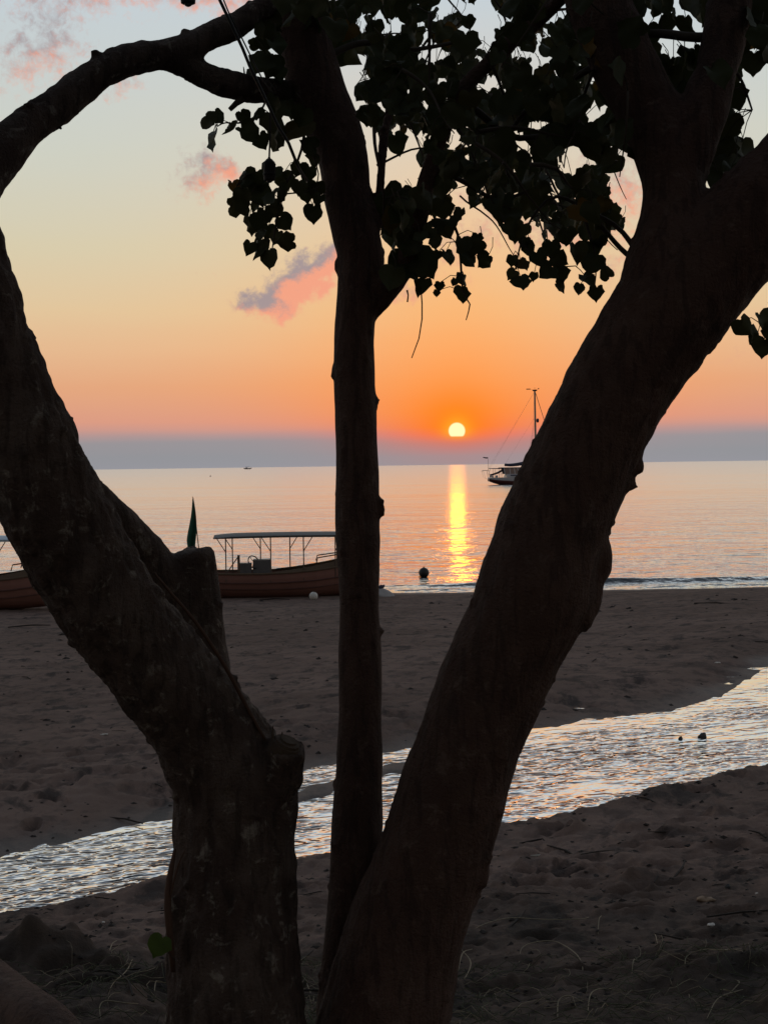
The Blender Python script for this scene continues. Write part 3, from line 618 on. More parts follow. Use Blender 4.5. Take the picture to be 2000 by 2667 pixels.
# hanging spray on the left (measured on a 3.16x enlargement)
Z(500, 0, 3.16, [(165, 1150, 165), (150, 990, 130), (215, 960, 110), (300, 1060, 130), (430, 960, 110), (470, 1100, 170), (575, 1160, 120), (690, 1120, 230), (860, 1090, 250), (540, 940, 110), (650, 1000, 160), (960, 1190, 130),
     (350, 1545, 115), (430, 1490, 130), (520, 1500, 190), (640, 1420, 150), (430, 1630, 150), (370, 1700, 130), (420, 1735, 120), (560, 1600, 170), (640, 1620, 150), (750, 1610, 150), (770, 1490, 140), (520, 1700, 80), (690, 1720, 130),
     (480, 1850, 150), (540, 1830, 120), (770, 1830, 125), (600, 1780, 120), (620, 1900, 120), (690, 1950, 110), (770, 1990, 130), (470, 2040, 100), (540, 2060, 130), (630, 2130, 150), (590, 2010, 110), (560, 1930, 90),
     (870, 1390, 110), (950, 1430, 130), (1000, 1310, 120), (880, 1540, 110), (940, 1580, 150), (1020, 1560, 130), (1040, 1640, 90), (1000, 1760, 135), (730, 1450, 90),
     (560, 250, 120), (640, 300, 190), (690, 180, 140), (520, 360, 90), (690, 380, 150), (570, 520, 170), (640, 540, 180), (700, 600, 150), (600, 140, 90), (500, 590, 110), (900, 960, 150), (800, 900, 160), (680, 860, 140)], 4.42)
# sprays hanging under the crown (2.765x)
Z(1000, 400, 2.765, [(395, 510, 90), (320, 565, 85), (270, 600, 90), (365, 635, 95), (450, 560, 100), (490, 500, 85), (545, 440, 90), (465, 745, 105), (590, 740, 140), (560, 660, 110), (640, 680, 110), (690, 680, 85), (720, 770, 110), (672, 612, 70),
     (385, 730, 60), (575, 915, 100), (505, 925, 50), (560, 1015, 105), (400, 955, 60), (380, 1005, 45), (270, 955, 125), (180, 640, 190), (290, 800, 200), (150, 790, 190), (60, 900, 150), (180, 880, 150), (100, 330, 190), (180, 420, 190), (60, 480, 170), (120, 560, 150), (20, 380, 150)], 4.36)
Z(1000, 400, 2.765, [(985, 550, 100), (1010, 640, 80), (1050, 690, 100), (920, 770, 75), (1000, 800, 95), (1120, 755, 110), (920, 870, 75), (990, 930, 115), (1078, 885, 60), (1170, 845, 110), (1210, 690, 120), (1270, 765, 105), (1390, 715, 130), (1280, 865, 100),
     (1272, 960, 90), (1402, 975, 75), (1500, 800, 140), (1475, 910, 115), (1530, 1010, 100), (1600, 850, 90), (1240, 520, 100), (1320, 600, 120), (1530, 560, 150), (1500, 690, 120), (1560, 620, 110), (940, 570, 120), (900, 540, 110), (1630, 480, 130), (1420, 420, 140)], 4.36)
Z(0, 0, 1.0, [(1940, 850, 48), (1962, 872, 46), (1990, 840, 52), (1987, 905, 46), (2015, 870, 50), (2030, 820, 60), (2050, 900, 55)], 4.0)
Z(0, 0, 1.0, [(1900, 60, 60), (1930, 110, 64), (1962, 40, 66), (1905, 150, 56), (1892, 225, 58), (1872, 290, 60), (1900, 330, 56), (1880, 400, 66), (1852, 440, 60), (1902, 430, 60), (1930, 385, 56), (1982, 70, 64), (1962, 165, 52), (1992, 125, 60), (1915, 255, 54), (1880, 345, 60), (1860, 470, 50), (1840, 400, 60), (1990, 20, 70), (1920, 10, 70), (1790, 145, 60), (1785, 185, 60), (1700, 190, 60), (1735, 175, 50), (1760, 215, 62), (1725, 240, 62), (1775, 250, 60), (1850, 30, 60), (1750, 15, 66), (1800, 15, 64), (1692, 92, 56), (1682, 140, 60), (1700, 10, 66), (1760, 285, 54), (1790, 68, 50), (1740, 62, 44)], 4.35)
n_fixed = len(spots)
blobs = [(860, 60, 110, 100), (860, 190, 80, 110), (900, 300, 70, 90), (1000, 80, 150, 110), (1010, 230, 150, 110), (1130, 120, 150, 130), (1170, 270, 150, 110), (1060, 360, 160, 75), (1230, 380, 120, 80), (1150, 410, 150, 62),
         (1320, 320, 60, 130), (920, 420, 70, 50), (1280, 130, 90, 150), (1430, 20, 90, 40), (1600, 60, 60, 70), (1585, 180, 50, 90), (1575, 300, 42, 80), (1480, 170, 50, 60), (640, 20, 60, 40), (1230, 470, 80, 40), (870, 520, 45, 60), (760, 60, 60, 80), (1300, 440, 60, 60)]
gaps = [(1271, 55, 52), (1265, 105, 36), (1169, 8, 34), (1117, 142, 38), (1340, 139, 26), (1404, 160, 30), (1272, 225, 28), (1452, 18, 34), (1058, 455, 56), (1030, 420, 24), (1494, 425, 38), (1690, 45, 20), (1745, 105, 62), (1820, 100, 34), (1800, 190, 20), (1780, 45, 40), (1024, 75, 16),
        (1770, 265, 22), (1950, 150, 26), (1990, 260, 110), (1985, 360, 60), (1640, 470, 60), (1610, 520, 30), (1540, 310, 18), (1570, 290, 18), (1355, 372, 18), (1200, 500, 30), (1240, 590, 60), (1100, 600, 34), (1180, 370, 16), (1410, 330, 12), (1085, 375, 22), (1880, 520, 30), (1880, 375, 14), (1500, 640, 34), (1435, 515, 16), (918, 280, 16), (980, 560, 22), (970, 630, 26)]
def clear(px, py, s): return all((px - gx) ** 2 + (py - gy) ** 2 > (gr * .72 + s * .36) ** 2 for gx, gy, gr in gaps)
def inside(x, y): return any(((x - b[0]) / b[2]) ** 2 + ((y - b[1]) / b[3]) ** 2 < 1 for b in blobs)
done = np.full((1500, 2), -9999.0); k = 0
while k < 800:                                               # evenly thick, with small chinks: of three tries the loneliest one grows
    best = None
    for _ in range(3):
        while True:
            x, y = lr.uniform(560, 1660), lr.uniform(-40, 520)
            if inside(x, y): break
        d = lr.uniform(3.95, 6.4); s = lr.uniform(.042, .080) * F / d / VS
        if not clear(x * VS, y * VS, s * VS): continue
        q = float(np.min((done[:, 0] - x) ** 2 + (done[:, 1] - y) ** 2))
        if best is None or q > best[0]: best = (q, x, y, s, d)
    if best: done[k] = best[1:3]; spots.append((*best[1:], False)); k += 1
single = []; rest = MB()
order = [s for s in spots if s[4]] + sorted([s for s in spots if s[4] is False], key=lambda s: -s[2]) + [s for s in spots if s[4] is None]
for i, (x, y, s, d, flag) in enumerate(order):
    c = vat(x, y, d); size = s * VS * d / F * (1.14 if flag else 1.0)
    mtx, base = leaf_matrix(c, size, lr, .66 if flag else .5)
    v = lr.randrange(8)
    if i < 300:
        o = bpy.data.objects.new('leaf', LM[v]); COL.objects.link(o); o.parent = right_tree; o.matrix_world = mtx
    else:
        rest.add([mtx @ Vector(p) for p in HE[v][0]], HE[v][1])
    if flag is not None:
        dd = np.linalg.norm(nodes_a - np.array(tuple(base)), axis=1); j = int(dd.argmin())
        if dd[j] < .12:
            e = Vector(nodes_a[j]); m_ = (base + e) / 2 + Vector((0, 0, .012)); pr = .0011 if size < .06 else .0014
            twigs.tube([base, m_, e], [pr, pr, pr * 1.3], 5)
        else:
            e = base + Vector((lr.uniform(-.03, .03), lr.uniform(-.03, .03), .05)); twigs.tube([base, (base + e) / 2 + Vector((.006, 0, 0)), e], [.0011, .0011, .0013], 5)
for i in range(2600):                                         # the crown goes on overhead, unseen, thickened to shade the near ground
    y = lr.uniform(-2.5, 6.6); x = lr.gauss(.1, 1.7); z = ZC + .335 * max(y, 3.0) + .12 + abs(lr.gauss(0, .55)); m3, _ = leaf_matrix((x, y, z), lr.uniform(.09, .14), lr, .35); v = lr.randrange(8); rest.add([m3 @ Vector(p) for p in HE[v][0]], HE[v][1])
rest.build('foliage', M['leaf'], right_tree, True)['kind'] = 'stuff'
# a thin dead shoot hanging from the side branch, and twiglets on the bark
twigs.tube([at(1096, 745, 4.45), at(1099, 790, 4.45), at(1099, 830, 4.45), at(1091, 881, 4.45), at(1072, 932, 4.45)], [.0022, .002, .002, .0018, .0015], 6)
twigs.tube([at(1060, 755, 4.45), at(1063, 768, 4.45), at(1061, 786, 4.45)], [.003, .002, .0025], 6)
twigs.build('twigs', M['twig'], right_tree, True)
# one fresh leaf sprouting from the foot of the left trunk
g = MB(); g.tube([vat(378, 2075, 4.05), vat(366, 2062, 4.02), vat(352, 2040, 4.0)], [.002, .0015, .001], 6); g.build('leaf_stalk', M['twig'], left_tree)
lf = bpy.data.objects.new('leaf', heart_mesh(2, M['leaf_fresh'], 'fresh_leaf')); COL.objects.link(lf); lf.parent = left_tree
mt, _ = leaf_matrix(vat(342, 2046, 4.0), .056, random.Random(5), .95); lf.matrix_world = mt; lf['label'] = 'fresh green leaf'

# ------------------------------------------------------------------ cables and hanging lamps in the branches
M['black'] = mat('black_rubber', (.012, .012, .013), .5, .4)
M['lamp'] = mat('dark_lamp_plastic', (.012, .010, .010), .6, .15)
def cable(name, pts, r, label):
    P = spline([tuple(at(x, y, d)) for x, y, d in pts], .03); mb = MB(); mb.tube([Vector(p) for p in P], r, 8)
    return tag(mb.build(name, M['black'], None, True), label, 'cable')
cable('cable', [(520, -120, 3.9), (573, 0, 3.92), (596, 48, 3.93), (632, 125, 3.95), (650, 170, 3.96), (680, 232, 3.98), (706, 288, 4.0), (728, 334, 4.02), (752, 372, 4.04), (775, 430, 4.1), (800, 470, 4.3)], .0042, 'thick black cable slung diagonally across the forked branch')
cable('cable', [(535, -120, 3.93), (583, 0, 3.96), (601, 42, 3.97), (630, 98, 4.0), (662, 163, 4.05), (690, 215, 4.15), (720, 250, 4.4)], .0020, 'thin black wire running beside the thick black cable')
def pendant(px, py0, py1, d, cord_from, label):
    """lamp holder whose body runs from py0 to py1 on the photograph"""
    a, b = at(px, py0, d), at(px, py1, d); L = (a - b).length; e = empty('pendant_lamp', tuple(b)); tag(e, label, 'lamp', 'unlit lamps hanging in the tree')
    prof = [(-.0, .30), (.03, .40), (.22, .42), (.24, .46), (.30, .46), (.33, .43), (.74, .43), (.80, .39), (.92, .20), (.96, .10), (1.0, .09)]
    mb = MB(); v = []; f = []; n = 20; W = .60
    for (h, r) in prof:
        for j in range(n): v.append((r * W * L * math.cos(2 * math.pi * j / n), r * W * L * math.sin(2 * math.pi * j / n), h * L))
    for i in range(len(prof) - 1):
        for j in range(n): f.append((i * n + j, i * n + (j + 1) % n, (i + 1) * n + (j + 1) % n, (i + 1) * n + j))
    f.append(tuple(range(n - 1, -1, -1))); f.append(tuple(range((len(prof) - 1) * n, len(prof) * n)))
    mb.add(v, f); mb.build('lamp_body', M['lamp'], e)
    cap = MB(); cap.ball((0, 0, .0), .13 * L, 14, 8, (1, 1, .7)); cap.build('bulb', mat('dull_glass', (.05, .05, .05), .2, .5), e, True)
    top = at(*cord_from); cd_ = MB(); cd_.tube([Vector((0, 0, L * .97)), (Vector((0, 0, L)) + (top - b)) / 2 + Vector((.001, 0, 0)), top - b], .0026, 7); cd_.build('cord', M['black'], e)
    return e
pendant(702, 409, 470, 4.1, (704, 283, 4.0), 'dark unlit pendant lamp hanging on a cord beside the slender stem')
pendant(490, -70, 9, 3.9, (489, -220, 3.9), 'dark lamp cut by the top edge above the arching branch')

# ------------------------------------------------------------------ boats
M['red'] = mat('faded_red_hull', (.21, .100, .080), .55, .3, vary=.22, scale=3)
M['darkred'] = mat('dark_red_rail', (.10, .048, .040), .6, .3)
M['wood'] = mat('weathered_wood', (.12, .085, .06), .8, .2, vary=.3, scale=12)
M['post'] = mat('painted_post', (.10, .07, .055), .5, .3)
M['canopy'] = mat('grey_canopy', (.075, .072, .068), .6, .3)
M['canopy_blue'] = mat('pale_blue_canopy', (.34, .42, .50), .5, .3)
M['grey'] = mat('grey_paint', (.12, .115, .12), .5, .3)
M['white'] = mat('white_gelcoat', (.45, .44, .46), .35, .4, vary=.08)
M['navy'] = mat('navy_canvas', (.05, .055, .09), .8, .2)
M['boot'] = mat('maroon_boot_stripe', (.11, .035, .03), .45, .4)
M['glass'] = mat('smoked_glass', (.22, .17, .16), .08, .6)
M['alu'] = mat('mast_alloy', (.30, .24, .20), .35, .5, metal=.4)
def hull(stations, n=7):
    """stations: (x, half beam, gunwale z, keel z); returns verts, faces of a closed hull skin with its deck left open"""
    v = []; f = []; k = 2 * n - 1
    for (x, hb, zg, zk) in stations:
        for j in range(k):
            s = (j - (n - 1)) / (n - 1); a = abs(s); yy = hb * (1 - (1 - a) ** 2.2) * (1 if s > 0 else -1); zz = zk + (zg - zk) * a ** 1.7; v.append((x, yy, zz))
    for i in range(len(stations) - 1):
        for j in range(k - 1): a = i * k + j; f.append((a, a + k, a + k + 1, a + 1))
    f.append(tuple(range(k)))
    f.append(tuple(range((len(stations) - 1) * k, len(stations) * k))[::-1]); return v, f
ST = [(0, .60, .80, .12), (.35, .66, .785, .06), (1.0, .74, .77, .02), (1.8, .78, .765, .0), (2.6, .77, .79, .0), (3.3, .70, .84, .02), (4.0, .54, .93, .08), (4.5, .34, 1.03, .22), (4.85, .14, 1.12, .46), (5.0, .02, 1.17, .72)]
def st_at(x):
    a = np.array(ST); return [float(np.interp(x, a[:, 0], a[:, i])) for i in (1, 2, 3)]
def canopy_boat(label, loc, rz, canopy_mat, drop=0.0):
    e = empty('canopy_boat', loc, rz); tag(e, label, 'boat', 'canopied boats drawn up at the water')
    mb = MB(); v, f = hull(ST, 9); mb.add(v, f); mb.build('hull', M['red'], e, False)
    for zf, nm, r in ((1.0, 'gunwale', .030), (.66, 'rub_rail', .024), (.42, 'rub_rail', .016)):
        mb = MB()
        for s in (1, -1):
            pts = []
            for (x, hb, zg, zk) in ST:
                a = zf ** (1 / 1.7); pts.append((x, s * (hb * (1 - (1 - a) ** 2.2) + .012), zk + (zg - zk) * zf))
            mb.tube(pts, r, 6)
        mb.build(nm, M['darkred'] if zf < 1 else M['wood'], e)
    mb = MB(); dk = [(x, s * hb * .93, zg - .22) for (x, hb, zg, zk) in ST[:-1] for s in (1, -1)]; mb.add(dk, [(2 * i, 2 * i + 2, 2 * i + 3, 2 * i + 1) for i in range(len(ST) - 2)]); mb.build('deck', M['wood'], e)
    # canopy: a shallow vaulted sheet with an edge
    mb = MB(); nx, ny = 16, 9; v = []; f = []; x0, x1, hw = .46, 4.45, .74
    for th in (0, -.055):
        for i in range(nx):
            for j in range(ny):
                a = i / (nx - 1); b = j / (ny - 1) * 2 - 1; ex = min(1, min(a, 1 - a) * 9); v.append((x0 + (x1 - x0) * a, b * hw * (.90 + .10 * ex ** .5), 1.80 + .07 * (1 - b * b) - .035 * (1 - ex) + .02 * math.sin(a * 3.1) + (th * (.35 + .65 * ex))))
    o2 = nx * ny
    for i in range(nx - 1):
        for j in range(ny - 1):
            a = i * ny + j; f.append((a, a + ny, a + ny + 1, a + 1)); f.append((o2 + a, o2 + a + 1, o2 + a + ny + 1, o2 + a + ny))
    rim = [i * ny for i in range(nx)] + [(nx - 1) * ny + j for j in range(1, ny)] + [i * ny + ny - 1 for i in range(nx - 2, -1, -1)] + [j for j in range(ny - 2, 0, -1)]
    for a, b in zip(rim, rim[1:] + rim[:1]): f.append((b, a, a + o2, b + o2))
    mb.add(v, f); mb.build('canopy', canopy_mat, e)
    for s, xs in ((-1, (.80, 2.04, 2.95, 3.83)), (1, (.92, 1.72, 2.56, 3.90))):
        for q, x in enumerate(xs):
            hb, zg, zk = st_at(x); m2 = MB(); m2.tube([(x, s * (hb * .97), zg - .28), (x, s * .70, 1.79)], .017, 7); po = m2.build('post', M['post'], e)
            b2 = MB(); dx_ = -.26 if q < 2 else .26; b2.tube([(x, s * .705, 1.38), (x + dx_, s * .70, 1.79)], .013, 6); b2.build('brace', M['post'], po)
    mb = MB(); mb.box((1.78, .10, .86), (.52, .62, .52), None, 0, .96); con = mb.build('helm_console', M['grey'], e)
    wl = MB(); rot = Matrix.Rotation(math.radians(58), 4, 'X') @ Matrix.Rotation(math.radians(38), 4, 'Y'); ring = [Vector((1.55, -.15, 1.06)) + (rot @ Vector((.19 * math.cos(t), .19 * math.sin(t), 0))) for t in np.linspace(0, 2 * math.pi, 21)]
    wl.tube(ring, .016, 6)
    for t in (0.3, 2.4, 4.5): wl.tube([Vector((1.55, -.15, 1.06)), Vector((1.55, -.15, 1.06)) + rot @ Vector((.19 * math.cos(t), .19 * math.sin(t), 0))], .010, 5)
    wl.tube([(1.55, -.15, 1.06), (1.68, .0, .98)], .02, 6); wl.build('steering_wheel', M['black'], e)
    mb = MB(); mb.box((1.32, -.15, .84), (.34, .40, .40)); mb.build('seat_box', M['grey'], e)
    mb = MB(); mb.box((1.15, -.64, .98), (.07, .07, .62)); mb.build('mooring_post', M['wood'], e)
    mb = MB(); mb.tube([(.82, -.70, .80), (1.13, -.66, 1.24)], .016, 6); mb.build('stay', M['post'], e)
    # raised coaming forward and its rail
    mb = MB()
    for s in (1, -1):
        xs = [2.15, 2.6, 3.1, 3.6, 4.1, 4.6]; v = []
        for i, x in enumerate(xs):
            hb, zg, zk = st_at(x); hh = .04 + .17 * i / 5; v += [(x, s * (hb * .97), zg), (x, s * (hb * .90), zg + hh), (x, s * (hb * .90 - .03), zg + hh), (x, s * (hb * .97 - .03), zg)]
        f = [(4 * i + q, 4 * i + 4 + q, 4 * i + 4 + (q + 1) % 4, 4 * i + (q + 1) % 4) for i in range(5) for q in range(4)] + [(0, 1, 2, 3), (23, 22, 21, 20)]; mb.add(v, f)
    mb.build('coaming', M['wood'], e)
    mb = MB()
    for s in (1, -1): mb.tube([(3.30, s * .62, 1.03), (3.34, s * .60, 1.18), (4.0, s * .46, 1.27), (4.75, s * .12, 1.38)], .017, 6)
    mb.build('bow_rail', M['wood'], e)
    return e
p1 = on_z(514, 1556, .10)
canopy_boat('red boat with grey canopy and helm console behind the slender stem', (p1.x, 43.2, -.02), math.radians(3), M['canopy'])
p2 = on_z(-310, 1600, .16)
canopy_boat('red boat with pale blue canopy at the left edge, partly behind the leaning trunk', (p2.x - .0, 38.6, ground_z(p2.x, 38.6) - .03), math.radians(2), M['canopy_blue'])

# flag on a slanting pole
fy = 41.0; bx0 = at(528, 1560, fy); gz = ground_z(bx0.x, fy); fl = empty('beach_flag', (bx0.x, fy, gz)); tag(fl, 'drooping green flag on a thin slanting pole behind the sawn-off limb', 'flag')
tp = at(503, 1296, fy); base = Vector((bx0.x, fy, gz)); mb = MB(); mb.tube([Vector((0, 0, -.1)), (tp - base) * .5 + Vector((.02, 0, 0)), (tp - base) * .97, tp - base, tp - base + Vector((-.03, 0, .03))], [.016, .014, .011, .010, .006], 7); mb.build('pole', M['wood'], fl)
M['flag'] = mat('green_flag_cloth', (.02, .075, .05), .85, .2)
mb = MB(); v = []; f = []; nz, nx = 16, 9; H = 1.40
for i in range(nz):
    t = i / (nz - 1); top_ = tp - base; wl_ = (.03 + .30 * min(1, t * 1.25) * (1 - .42 * max(0, t - .62) / .38))
    for j in range(nx):
        u = j / (nx - 1); xx = (.235 * t * .55 if t < .62 else .08 - .10 * (t - .62)) - wl_ * (1 - u) * .92 + .02 * math.sin(5 * t); yy = .07 * math.sin(u * 9 + t * 3) * (t + .1); v.append((top_.x + .01 + xx, top_.y + yy, top_.z - .02 - H * t - .06 * math.sin(u * 3.1) * t))
for i in range(nz - 1):
    for j in range(nx - 1): a = i * nx + j; f.append((a, a + 1, a + nx + 1, a + nx))
mb.add(v, f); fo = mb.build('flag_cloth', M['flag'], fl, True); sm = fo.modifiers.new('thick', 'SOLIDIFY'); sm.thickness = .006

# sailing yacht at anchor
YD = 275.0; yl = at(1273, 1262, YD); yacht = empty('sailing_yacht', (yl.x, yl.y, 0), math.radians(6)); tag(yacht, 'sailing yacht with tall bare mast anchored beyond the thick leaning stem', 'yacht')
YS = [(0, 1.05, 1.32, .62), (.8, 1.35, 1.30, .30), (2.2, 1.65, 1.28, -.10), (4.5, 1.95, 1.30, -.5), (7, 2.0, 1.38, -.6), (9, 1.7, 1.52, -.5), (11, 1.1, 1.70, -.3), (12.4, .45, 1.86, .0), (13.2, .04, 1.98, .5)]
mb = MB(); v, f = hull(YS, 11); mb.add(v, f); mb.build('hull', M['white'], yacht)
def band(z0, z1, off, m, nm):
    mb = MB()
    for s in (1, -1):
        v = []
        for (x, hb, zg, zk) in YS:
            for zf in [z0 + (z1 - z0) * q / 8 for q in range(9)]:
                a = max(zf, .02) ** (1 / 1.7); v.append((x - (off if x == 0 else 0), s * (hb * (1 - (1 - a) ** 2.2) + off), zk + (zg - zk) * zf))
        n = len(YS); f = [(9 * i + q, 9 * i + 9 + q, 9 * i + 10 + q, 9 * i + 1 + q) for i in range(n - 1) for q in range(8)]; mb.add(v, f)
    return mb.build(nm, m, yacht)
band(.03, .62, .035, M['boot'], 'bottom_paint')
mb = MB(); mb.tube([(-.02, 0, .75)], .1, 4) if False else None
mb.box((-.03, 0, .88), (.05, 1.75, .5)); mb.build('transom', M['boot'], yacht)
mb = MB(); mb.box((6.2, 0, 1.62), (6.6, 2.7, .58), None, 0, .93); mb.build('coach_roof', M['white'], yacht)
mb = MB(); mb.box((6.0, -1.345, 1.66), (4.6, .04, .20)); mb.box((6.0, 1.345, 1.66), (4.6, .04, .20)); mb.build('cabin_window', M['navy'], yacht)
# wheelhouse: posts, panes and roof
mb = MB(); mb.box((3.9, 0, 3.02), (3.9, 2.3, .12)); mb.build('wheelhouse_roof', M['navy'], yacht)
for (xa, xb) in ((2.75, 2.55), (3.7, 3.6), (4.55, 4.4), (5.5, 4.95), (6.3, 5.5)):
    for s in (1, -1):
        mb = MB(); mb.tube([(xa, s * 1.12, 1.88), (xb, s * 1.08, 2.98)], .07, 6); mb.build('window_post', M['white'], yacht)
for s in (1, -1):
    for (xa, xb, ya_, yb_) in ((2.8, 3.65, 2.62, 3.55), (3.75, 4.5, 3.65, 4.35), (4.6, 5.45, 4.45, 4.9), (5.55, 6.25, 5.0, 5.45)):
        mb = MB(); mb.add([(xa, s * 1.11, 1.9), (xb, s * 1.11, 1.9), (yb_, s * 1.08, 2.96), (ya_, s * 1.08, 2.96)], [(0, 1, 2, 3)]); po = mb.build('pane', M['glass'], yacht); sd_ = po.modifiers.new('t', 'SOLIDIFY'); sd_.thickness = .02
mb = MB(); mb.tube([(.1, -1.0, 2.93), (1.4, -1.0, 2.86), (2.2, -1.0, 2.9)], .06, 6); mb.tube([(.1, 1.0, 2.93), (2.2, 1.0, 2.9)], .06, 6); mb.box((1.3, 0, 2.93), (2.3, 2.0, .06)); mb.build('bimini', M['navy'], yacht)
mb = MB()
for s in (1, -1):
    mb.tube([(.05, s * .95, 1.3), (-.1, s * .95, 2.2), (.15, s * .95, 2.95)], .035, 6); mb.tube([(2.15, s * 1.0, 1.3), (2.1, s * 1.0, 2.9)], .03, 6); mb.tube([(1.0, s * 1.0, 1.3), (.95, s * 1.0, 2.9)], .025, 6)
mb.tube([(.05, -.95, 1.9), (.05, .95, 1.9)], .03, 6); mb.build('stern_arch', M['alu'], yacht)
mb = MB()
for s in (1, -1): mb.tube([(-.02, s * .9, 2.5), (-.9, s * .9, 2.62), (-1.15, s * .9, 2.45)], .035, 6)
mb.tube([(-1.1, -.9, 2.5), (-1.1, .9, 2.5)], .025, 6); mb.tube([(-1.1, -.85, 2.45), (-.75, -.85, 1.2), (-.2, -.85, .9)], .015, 5); mb.tube([(-1.1, .85, 2.45), (-.85, .85, 1.4), (-.1, .85, 1.0)], .015, 5); mb.build('davit', M['alu'], yacht)
mb = MB(); v, f = hull([(0, .05, .35, .1), (.5, .45, .3, 0), (1.6, .55, .35, .02), (2.4, .3, .55, .2), (2.8, .03, .7, .45)], 5); rm = Matrix.Translation((.25, -.2, 1.55)) @ Matrix.Rotation(math.radians(-16), 4, 'Y'); mb.add([rm @ Vector(p) for p in v], f); mb.build('dinghy', M['navy'], yacht)
mb = MB(); mb.tube([(-.05, 0, 2.9), (-.1, 0, 4.65)], .03, 6); mb.build('ensign_staff', M['alu'], yacht)
mb = MB(); mb.add([(-.1, 0, 4.95), (-.1, 0, 4.70), (-.6, .05, 4.74), (-1.05, 0, 4.88), (-.95, 0, 5.02), (-.5, -.05, 4.93)], [(0, 1, 2, 5), (2, 3, 4, 5)]); fo = mb.build('ensign', M['navy'], yacht); fo.modifiers.new('t', 'SOLIDIFY').thickness = .03
mb = MB()
for (x, z, r) in ((.2, 1.55, .22), (.55, 1.50, .2), (1.3, 1.5, .25)): mb.ball((x, -.8, z), r, 10, 6, (1, .8, .9))
mb.build('fender', M['white'], yacht, True)
mb = MB(); mb.tube([(8.6, 0, 1.5), (8.55, 0, 9), (8.5, 0, 16.7)], [.21, .19, .16], 10); mast = mb.build('mast', M['alu'], yacht)
mb = MB(); mb.box((8.5, 0, 16.78), (.75, .5, .22)); mb.tube([(8.5, 0, 16.8), (8.5, 0, 17.35)], .025, 5); mb.tube([(8.5, 0, 16.9), (7.3, 0, 17.0), ], .018, 5); mb.box((7.35, 0, 17.03), (.75, .08, .16)); mb.tube([(8.5, 0, 16.9), (9.2, 0, 17.05)], .018, 5); mb.ball((9.2, 0, 17.1), .12, 8, 6); mb.build('masthead_vane', M['black'], mast)
mb = MB(); mb.ball((8.98, 0, 11.4), .36, 12, 8, (.7, 1, 1.1)); mb.build('radar_dome', M['navy'], mast)
mb = MB(); mb.ball((9.25, 0, 5.9), .34, 12, 8, (1.2, 1, .75)); mb.tube([(8.6, 0, 5.9), (9.2, 0, 5.9)], .05, 6); mb.build('deck_light', M['navy'], mast)
mb = MB()
for z in (6.6, 11.6): mb.tube([(8.5, -1.1, z), (8.55, 0, z + .1), (8.5, 1.1, z)], .04, 6)
mb.build('spreader', M['alu'], mast)
mb = MB(); P = spline([(2.9, 0, 3.55, .24), (4.2, 0, 3.5, .28), (6, 0, 3.72, .32), (7.5, 0, 4.1, .36), (8.35, 0, 4.5, .38)], .3); mb.tube([p[:3] for p in P], [float(p[3]) for p in P], 10); mb.build('boom_cover', M['navy'], yacht, True)
mb = MB(); mb.tube([(8.2, -.05, 6.6), (7.75, -.05, 5.6), (7.9, -.05, 4.8), (8.35, -.05, 4.4)], [.06, .22, .22, .1], 8); mb.build('halyard_bag', M['grey'], yacht, True)
mb = MB()
for s in (1, -1):
    mb.tube([(8.45, 0, 16.6), (.1, s * .8, 2.95)], .012, 4); mb.tube([(8.45, s * .05, 16.4), (7.9, s * 1.9, 1.4)], .012, 4); mb.tube([(8.5, s * .05, 11.5), (6.6, s * 1.9, 1.4)], .012, 4)
mb.tube([(8.45, 0, 12), (3.0, 0, 3.7)], .010, 4); mb.build('standing_rigging', M['alu'], yacht)
mb = MB(); mb.tube([(8.6, 0, 16.5), (13.1, 0, 2.0)], .05, 6); mb.build('furled_headsail', M['boot'], yacht)
mb = MB()
for s in (1, -1):
    for x, hb, zg, zk in YS[1:-1]: mb.tube([(x, s * hb * .95, zg), (x, s * hb * .95, zg + .65)], .02, 5)
    mb.tube([(x, s * hb * .95, zg + .64) for x, hb, zg, zk in YS[1:-1]], .014, 5)
mb.build('guard_rail', M['alu'], yacht)

# far boat on the horizon
fb = on_z(645, 1224, 0); fd = 3200.0; p = at(645, 1223, fd); far = empty('far_boat', (p.x, p.y, 0), math.radians(4)); tag(far, 'tiny roofed boat far out on the horizon', 'boat')
mb = MB(); v, f = hull([(-8.5, .5, 2.9, 1.6), (-6, 1.8, 2.2, .2), (0, 2.2, 1.9, -.5), (6, 1.8, 2.3, .2), (8.5, .3, 3.3, 1.8)], 6); mb.add(v, f); mb.build('hull', M['navy'], far)
mb = MB(); mb.box((-.3, 0, 5.1), (9, 3.2, .35)); mb.build('roof', M['grey'], far)
mb = MB()
for x in (-4.4, -1.5, 1.4, 3.8):
    for s in (1, -1): mb.tube([(x, s * 1.4, 1.8), (x, s * 1.4, 5)], .14, 5)
mb.build('roof_posts', M['grey'], far)
mb = MB(); mb.box((-2, 0, 2.9), (4, 2.4, 1.6)); mb.build('deckhouse', M['white'], far)

